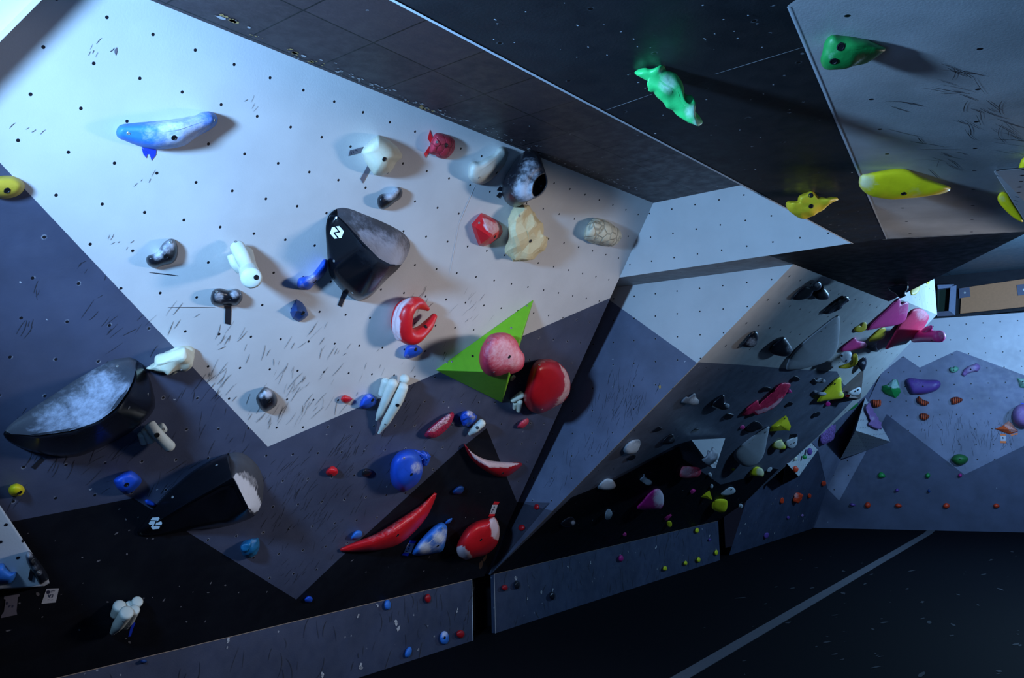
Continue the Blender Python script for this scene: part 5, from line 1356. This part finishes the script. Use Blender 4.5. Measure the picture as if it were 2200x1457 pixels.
# ================================================================== back wall
def back(label, mat, pts, ridge, **kw):
    return blob(WB, kw.pop('name', C), label, mat, pts, ridge, **kw)
back('long dark purple bar hold on the back wall', R['purple'], Z(16, 562,250, 590,212, 660,210, 800,230, 980,236, 1030,258, 1043,300, 1010,360, 930,405, 830,430, 690,438, 640,425, 600,350), Z3(16, 680,330,.12, 920,320,.12), e1=.55, bolt=Z(16, 795,325), screw=Z(16, 672,240, 1010,292), chalk=[Z(16,760,250)[0]+(20,.25)])
back('green faceted hold with a chalked upper half left of the purple bar', R['dgreen'], Z(16, 215,380, 222,318, 300,300, 380,225, 440,230, 470,330, 490,405, 455,455, 412,492, 330,460, 260,430), Z3(16, 350,360,.12), facet=True, n=26, chalk=[(Z(16, 300,290, 380,225, 440,230, 470,330, 420,360, 350,350, 310,320), .8)], bolt=Z(16, 350,345))
back('small pale mint hold left of the purple beak hold', R['mint'], Z(16, 1160,95, 1175,60, 1210,65, 1240,45, 1290,65, 1285,105, 1240,132, 1190,132), Z3(16, 1225,98,.06), rough=.006, bolt=Z(16, 1220,100))
back('purple beak shaped hold with a chalked face on the back wall', R['lilac'], Z(16, 1328,160, 1365,90, 1430,40, 1540,2, 1585,30, 1596,65, 1560,118, 1480,130, 1420,150, 1370,190), Z3(16, 1385,140,.05, 1500,70,.10), corners=True, chalk=[Z(16,1470,80)[0]+(12,.6)], bolt=Z(16, 1458,88))
for lab, pts in (('orange ribbed shell hold at the far left of the back wall', Z(16, 75,530, 95,508, 150,515, 205,510, 215,560, 190,610, 110,620, 90,580)),
                 ('orange ribbed hold under the left part of the purple bar', Z(16, 708,500, 738,462, 790,505, 865,535, 875,560, 825,600, 760,575, 720,545)),
                 ('orange ribbed hold under the right end of the purple bar', Z(16, 1182,505, 1210,478, 1260,470, 1330,490, 1342,525, 1290,560, 1205,580, 1190,545)),
                 ('lower orange ribbed hold, straight below the other orange ones', Z(16, 745,735, 765,702, 830,700, 885,735, 860,780, 815,800, 765,780))):
    xs = [p[0] for p in pts]; ys = [p[1] for p in pts]
    back(lab, R['orange'], pts, (sum(xs) / len(xs), sum(ys) / len(ys), .07), rough=.005, rscale=30)
back('wide orange dart shaped hold with black grooves at the right of the back wall', R['orange_flat'], Z(16, 1788,915, 1890,880, 1935,840, 1985,805, 2030,840, 2075,900, 2120,950, 2060,975, 2000,995, 1900,960), Z3(16, 1920,920,.06, 2030,920,.08), facet=True, n=30, chalk=[(Z(16, 1900,860, 1985,800, 2040,860, 2110,950, 2020,970, 1960,900), .55)])
strip(WB, 'grade_label', 'small white label with orange tape under the orange dart hold', P['paper'], [Z(16, 1873,1010, 1948,1010, 1945,1085, 1875,1085)], 'label', .005, [('tape_end', P['tape_orange'], [Z(16, 1868,985, 1945,985, 1948,1012, 1872,1012), Z(16, 1868,1082, 1955,1085, 1950,1115, 1870,1112)]), ('print', P['ink'], [Z(16, 1900,1030, 1912,1028, 1915,1055, 1905,1060)])])
strip(WB, 'tape', 'scrap of orange tape under the right tip of the orange dart hold', P['tape_orange'], [Z(16, 2010,1000, 2050,985, 2115,970, 2110,1000, 2060,1000, 2035,1020)])
back('round purple ball hold cut by the right edge of the picture', R['lilac'], Z(16, 2038,720, 2055,650, 2110,590, 2200,570, 2300,590, 2360,650, 2370,740, 2340,830, 2260,890, 2180,898, 2100,860, 2055,800), Z3(16, 2200,730,.22), e1=.6, chalk=[Z(16,2120,660)[0]+(14,.35)])
strip(WB, 'tape', 'purple tape scrap above the round purple ball hold', P['tape_blue'], [Z(16, 2150,535, 2165,555, 2200,560, 2240,560, 2240,580, 2170,578)])
back('pale mint faceted hold cut by the right edge of the picture', R['mint'], Z(16, 2098,205, 2130,215, 2200,215, 2290,220, 2280,330, 2210,352, 2145,345, 2120,270), Z3(16, 2190,280,.08), facet=True, n=24, chalk=[Z(16,2190,240)[0]+(14,.5)], bolt=Z(16, 2182,262))
back('olive green lens hold in the lower point of the mid blue paint', R['lens_green'], Z(16, 1182,1340, 1225,1285, 1300,1265, 1380,1285, 1428,1335, 1390,1395, 1320,1425, 1265,1420, 1210,1380), Z3(16, 1300,1335,.12), e1=.8, bolt=Z(16, 1308,1342))
for lab, m, pts in (('dim green foot hold left on the dark paint of the back wall', R['dgreen'], Z(9, 1265,160, 1285,140, 1310,155, 1312,175, 1275,180)),
                    ('dim green foot hold right on the dark paint of the back wall', R['dgreen'], Z(9, 1570,160, 1585,145, 1602,160, 1592,180, 1575,178)),
                    ('dim purple foot hold at the point of the mid blue paint', R['magenta'], Z(9, 1778,160, 1795,148, 1805,165, 1790,176)),
                    ('dark purple foot hold above the second red foot hold', R['purple'], Z(9, 1375,258, 1390,244, 1402,260, 1385,270)),
                    ('dark violet foot hold right of the dark purple one', R['navy'], Z(9, 1583,262, 1592,250, 1602,266, 1592,274)),
                    ('purple foot hold lowest and nearest the left corner of the back wall', R['purple'], Z(9, 1085,350, 1100,338, 1125,352, 1105,362)),
                    ('leftmost of four red foot holds in the low row on the back wall', R['red_orange'], Z(9, 1182,350, 1195,333, 1215,338, 1221,358, 1205,373, 1187,366)),
                    ('second from left of four red foot holds in the low row', R['red_orange'], Z(9, 1375,352, 1392,340, 1415,350, 1420,362, 1400,370, 1380,364)),
                    ('third from left of four red foot holds in the low row', R['red_orange'], Z(9, 1682,355, 1697,339, 1718,343, 1725,362, 1708,375, 1688,370)),
                    ('rightmost of four red foot holds in the low row', R['red_orange'], Z(9, 2004,352, 2020,341, 2040,350, 2044,363, 2025,373, 2008,366))):
    xs = [p[0] for p in pts]; ys = [p[1] for p in pts]
    blob(WB, 'foot_hold', lab, m, pts, (sum(xs) / len(xs), sum(ys) / len(ys), .06), n=24, m=6, cat='foot hold')
